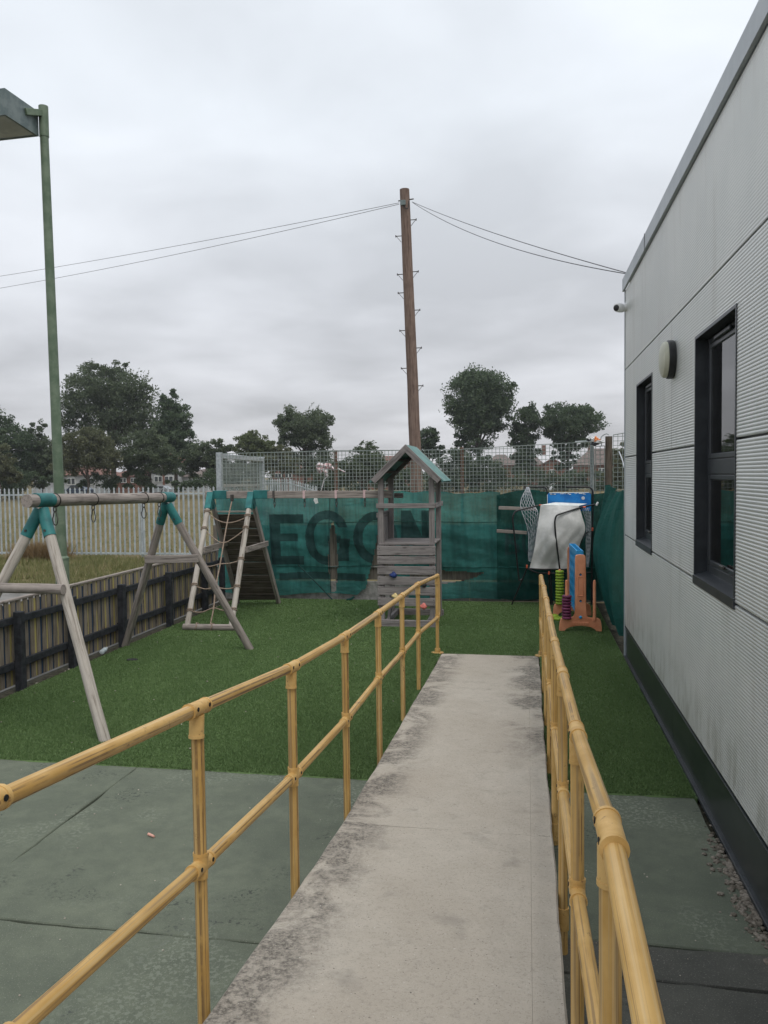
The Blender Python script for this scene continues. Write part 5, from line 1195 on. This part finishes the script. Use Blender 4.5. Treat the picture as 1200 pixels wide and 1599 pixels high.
tree('hedge', 'dark clipped hedge along the far edge of field beyond play tower', 'hedge', hl_, 101, 'deep', 14000, .2, 18, trunk=False, solid=True)
tree('hedge', 'dark overgrown hedge behind the far palisade fence', 'hedge', [(340+i*12, 752+2*math.sin(i*2), 13, 14) for i in range(8)]+[(495+i*12, 748+5*math.sin(i*1.3), 14, 18) for i in range(13)], 92, 'deep', 9500, .19, 19, trunk=False, solid=True)
tree('hedge', 'dark understorey hedge beneath the trees behind palisade fence', 'hedge', [(-25+i*15, 754, 16, 22) for i in range(5)]+[(52, 752, 12, 14), (88, 758, 12, 9), (160, 750, 14, 16), (176, 755, 12, 14), (72, 748, 10, 10), (98, 750, 9, 12), (124, 754, 12, 9), (150, 745, 8, 10), (200, 756, 12, 8), (222, 750, 12, 18), (232, 758, 10, 9), (262, 755, 9, 9), (284, 750, 12, 16), (300, 756, 14, 10), (330, 750, 16, 16)], 80, 'deep', 7500, .18, 20, trunk=False, solid=True)

def house(name, label, x0, x1, ev, rd, Y, wall, roof, gable=False, wins=(), chimney=None, D=8.0):
    A, B = py(x0, ev, Y), py(x1, ev, Y); ze = (A.z+B.z)/2; zr = py((x0+x1)/2, rd, Y).z; w_ = B.x-A.x
    root = thing(name, label, 'house', ((A.x+B.x)/2, Y+D/2, -.06))
    if gable:
        place('wall', mesh('wall', *extrude_poly([(A.x, -.06), (B.x, -.06), (B.x, ze), ((A.x+B.x)/2, zr-.08), (A.x, ze)], D), wall), root, Matrix.Translation((0, Y, 0)))
        m_ = (A.x+B.x)/2; ov = .35
        rf = place('roof', mesh('roof', [(A.x-ov, Y-ov, ze-.25), (m_, Y-ov, zr), (m_, Y+D+ov, zr), (A.x-ov, Y+D+ov, ze-.25), (B.x+ov, Y-ov, ze-.25), (B.x+ov, Y+D+ov, ze-.25)]+[(A.x-ov, Y-ov, ze-.45), (m_, Y-ov, zr-.2), (m_, Y+D+ov, zr-.2), (A.x-ov, Y+D+ov, ze-.45), (B.x+ov, Y-ov, ze-.45), (B.x+ov, Y+D+ov, ze-.45)],
            [(0, 1, 2, 3), (1, 4, 5, 2), (0, 6, 7, 1), (1, 7, 10, 4), (3, 9, 6, 0), (4, 10, 11, 5), (2, 8, 9, 3), (5, 11, 8, 2), (6, 9, 8, 7), (7, 8, 11, 10)], roof), root)
    else:
        place('wall', mesh('wall', *box_geo(w_, D, ze+.06), wall), root, Matrix.Translation(((A.x+B.x)/2, Y+D/2, -.06)))
        h_ = min(w_*.3, D/2); ov = .4
        rf = place('roof', mesh('roof', [(A.x-ov, Y-ov, ze), (B.x+ov, Y-ov, ze), (B.x+ov, Y+D+ov, ze), (A.x-ov, Y+D+ov, ze), (A.x+h_, Y+D/2, zr), (B.x-h_, Y+D/2, zr)], [(0, 1, 5, 4), (1, 2, 5), (2, 3, 4, 5), (3, 0, 4), (3, 2, 1, 0)], roof), root)
    if chimney is not None:
        c = py(chimney, ev, Y); place('chimney', mesh('chimney', *box_geo(.8, .6, 1.8), 'brick_wall'), rf, Matrix.Translation((c.x, Y+D/2, zr-.7)))
    for (a, b, c, d) in wins:
        P, Q = py(a, d, Y), py(c if False else b, c, Y)
        P = py(a, d, Y); Q = py(b, c, Y); fr = place('window', mesh('window', *box_geo(Q.x-P.x, .12, Q.z-P.z), 'white_card'), root, Matrix.Translation(((P.x+Q.x)/2, Y-.04, P.z)))
        hw_ = (Q.x-P.x)/2
        for s in (-1, 1): place('pane', mesh('pane', *box_geo(hw_-.14, .04, Q.z-P.z-.2), 'far_glass'), fr, Matrix.Translation(((P.x+Q.x)/2+s*hw_/2, Y-.115, P.z+.1)))
    return root
house('white_bungalow', 'white rendered bungalow glimpsed under trees behind lamp post', 52, 156, 742, 728, 112, 'white_wall', 'roof_red', wins=((60, 70, 747, 757), (106, 118, 746, 757), (134, 146, 746, 757)))
house('orange_roofed_house', 'low brick house with orange red roof under the trees', 168, 222, 744, 733, 116, 'brick_wall', 'roof_red', wins=((188, 198, 746, 754), (205, 213, 746, 754)))
house('bay_fronted_house', 'white and brick two storey house between the trunks', 236, 276, 722, 705, 118, 'white_wall', 'roof_red', wins=((242, 252, 726, 734), (242, 254, 743, 753), (258, 270, 726, 734), (258, 271, 743, 753)))
hb = [o for o in bpy.data.objects if o.name == 'bay_fronted_house'][0]
for a, b, c, d, mt in ((238, 274, 735, 740, 'anthracite'), (254.5, 257, 722, 757, 'brick_wall')):
    P = py(a, d, 117.9); Q = py(b, c, 117.9); place('facade_band', mesh('facade_band', *box_geo(Q.x-P.x, .08, Q.z-P.z), mt), hb, Matrix.Translation(((P.x+Q.x)/2, 117.93, P.z)))
house('terrace_house', 'low terrace house with brown roof behind the low dark tree', 284, 345, 744, 732, 120, 'white_wall', 'roof_brown', wins=((296, 306, 746, 753), (316, 326, 746, 753)))
house('red_brick_house', 'red brick house with white porch beyond the far palisade fence', 424, 462, 736, 722, 120, 'brick_wall', 'roof_red', gable=True, wins=((430, 440, 739, 746), (446, 456, 739, 746)))
house('brick_garage', 'orange brick outbuilding beside the red brick house', 458, 490, 737, 729, 112, 'brick_wall', 'roof_brown')
house('red_roofed_house', 'red roofed house peeping over shrubs by the play tower', 572, 640, 722, 711, 125, 'brick_wall', 'roof_red', wins=((600, 608, 730, 738),))
house('grey_roofed_house', 'house with broad grey brown roof between the round trees', 786, 848, 726, 704, 150, 'brick_wall', 'roof_brown', chimney=850, wins=((800, 812, 729, 738),))
house('gabled_house', 'orange brick gabled house behind the dark hedge', 838, 888, 728, 715, 138, 'brick_wall', 'roof_red', gable=True, wins=((858, 866, 733, 741),))
house('corner_house', 'red brick house with long brown roof near timber corner post', 900, 985, 726, 699, 132, 'brick_wall', 'roof_brown', chimney=925, wins=((935, 945, 731, 740),))
house('mushroom_roof_house', 'house with pale brown roof half hidden by narrow tree', 762, 800, 724, 709, 152, 'white_wall', 'roof_brown')

def car(name, label, x0, x1, Y, paint, van=False):
    a = py(x0, 757, Y); b = py(x1, 757, Y); L = b.x-a.x; root = thing(name, label, 'van' if van else 'car', ((a.x+b.x)/2, Y, -.06))
    H = L*(.42 if van else .34); prof = [(0, .18*H), (0, .52*H), (.06*L, .62*H), (.24*L, .66*H), (.36*L, .98*H), (.50*L, H), (.78*L, .97*H), (.95*L, .62*H), (L, .55*H), (L, .18*H)] if not van else [(0, .15*H), (0, .5*H), (.12*L, .58*H), (.24*L, .96*H), (.35*L, H), (.97*L, H), (L, .9*H), (L, .15*H)]
    W = 1.75; place('body', mesh('body', *extrude_poly(prof, W), paint, 25), root, Matrix.Translation((a.x, Y, -.06)))
    gl = [(.27*L, .66*H), (.37*L, .93*H), (.76*L, .92*H), (.88*L, .66*H)] if not van else [(.15*L, .6*H), (.25*L, .9*H), (.38*L, .9*H), (.38*L, .6*H)]
    place('side_window', mesh('side_window', *extrude_poly(gl, W+.02), 'far_glass'), root, Matrix.Translation((a.x, Y-.01, -.06)))
    for t in (.2, .8):
        for yy in (Y-.02, Y+W-.18):
            w = place('wheel', mesh('wheel', *cyl_geo(.32, .32, .2, 16), 'tyre', 40), root, Matrix.Translation((a.x+t*L, yy+.2, .26)) @ Matrix.Rotation(math.pi/2, 4, 'X'))
            place('hubcap', mesh('hubcap', *cyl_geo(.2, .19, .21, 12), 'car_silver', 40), w, Matrix.Translation((a.x+t*L, yy+.205, .26)) @ Matrix.Rotation(math.pi/2, 4, 'X'))
car('parked_car', 'silver car parked outside the white and brick house', 228, 262, 108, 'car_silver')
car('parked_car', 'dark blue car parked in front of the white bungalow', 96, 136, 104, 'car_blue')
vn = car('parked_van', 'white van top showing above the hedge beside gabled house', 838, 868, 112, 'car_white', van=True)

# ------------------------------------------------------------------ thin overcast air
def m_haze():
    m = bpy.data.materials.new('haze'); m.use_nodes = True; nt = m.node_tree; nt.nodes.clear()
    out = nt.nodes.new('ShaderNodeOutputMaterial'); v = nt.nodes.new('ShaderNodeVolumePrincipled')
    v.inputs['Color'].default_value = (.80, .84, .90, 1); v.inputs['Density'].default_value = .00042; v.inputs['Anisotropy'].default_value = .2
    nt.links.new(v.outputs[0], out.inputs['Volume']); M['haze'] = m
m_haze()
hz = place('haze', mesh('haze', *box_geo(460, 260, 26), 'haze'), None, Matrix.Translation((0, 110, -1.1))); stuff(hz)
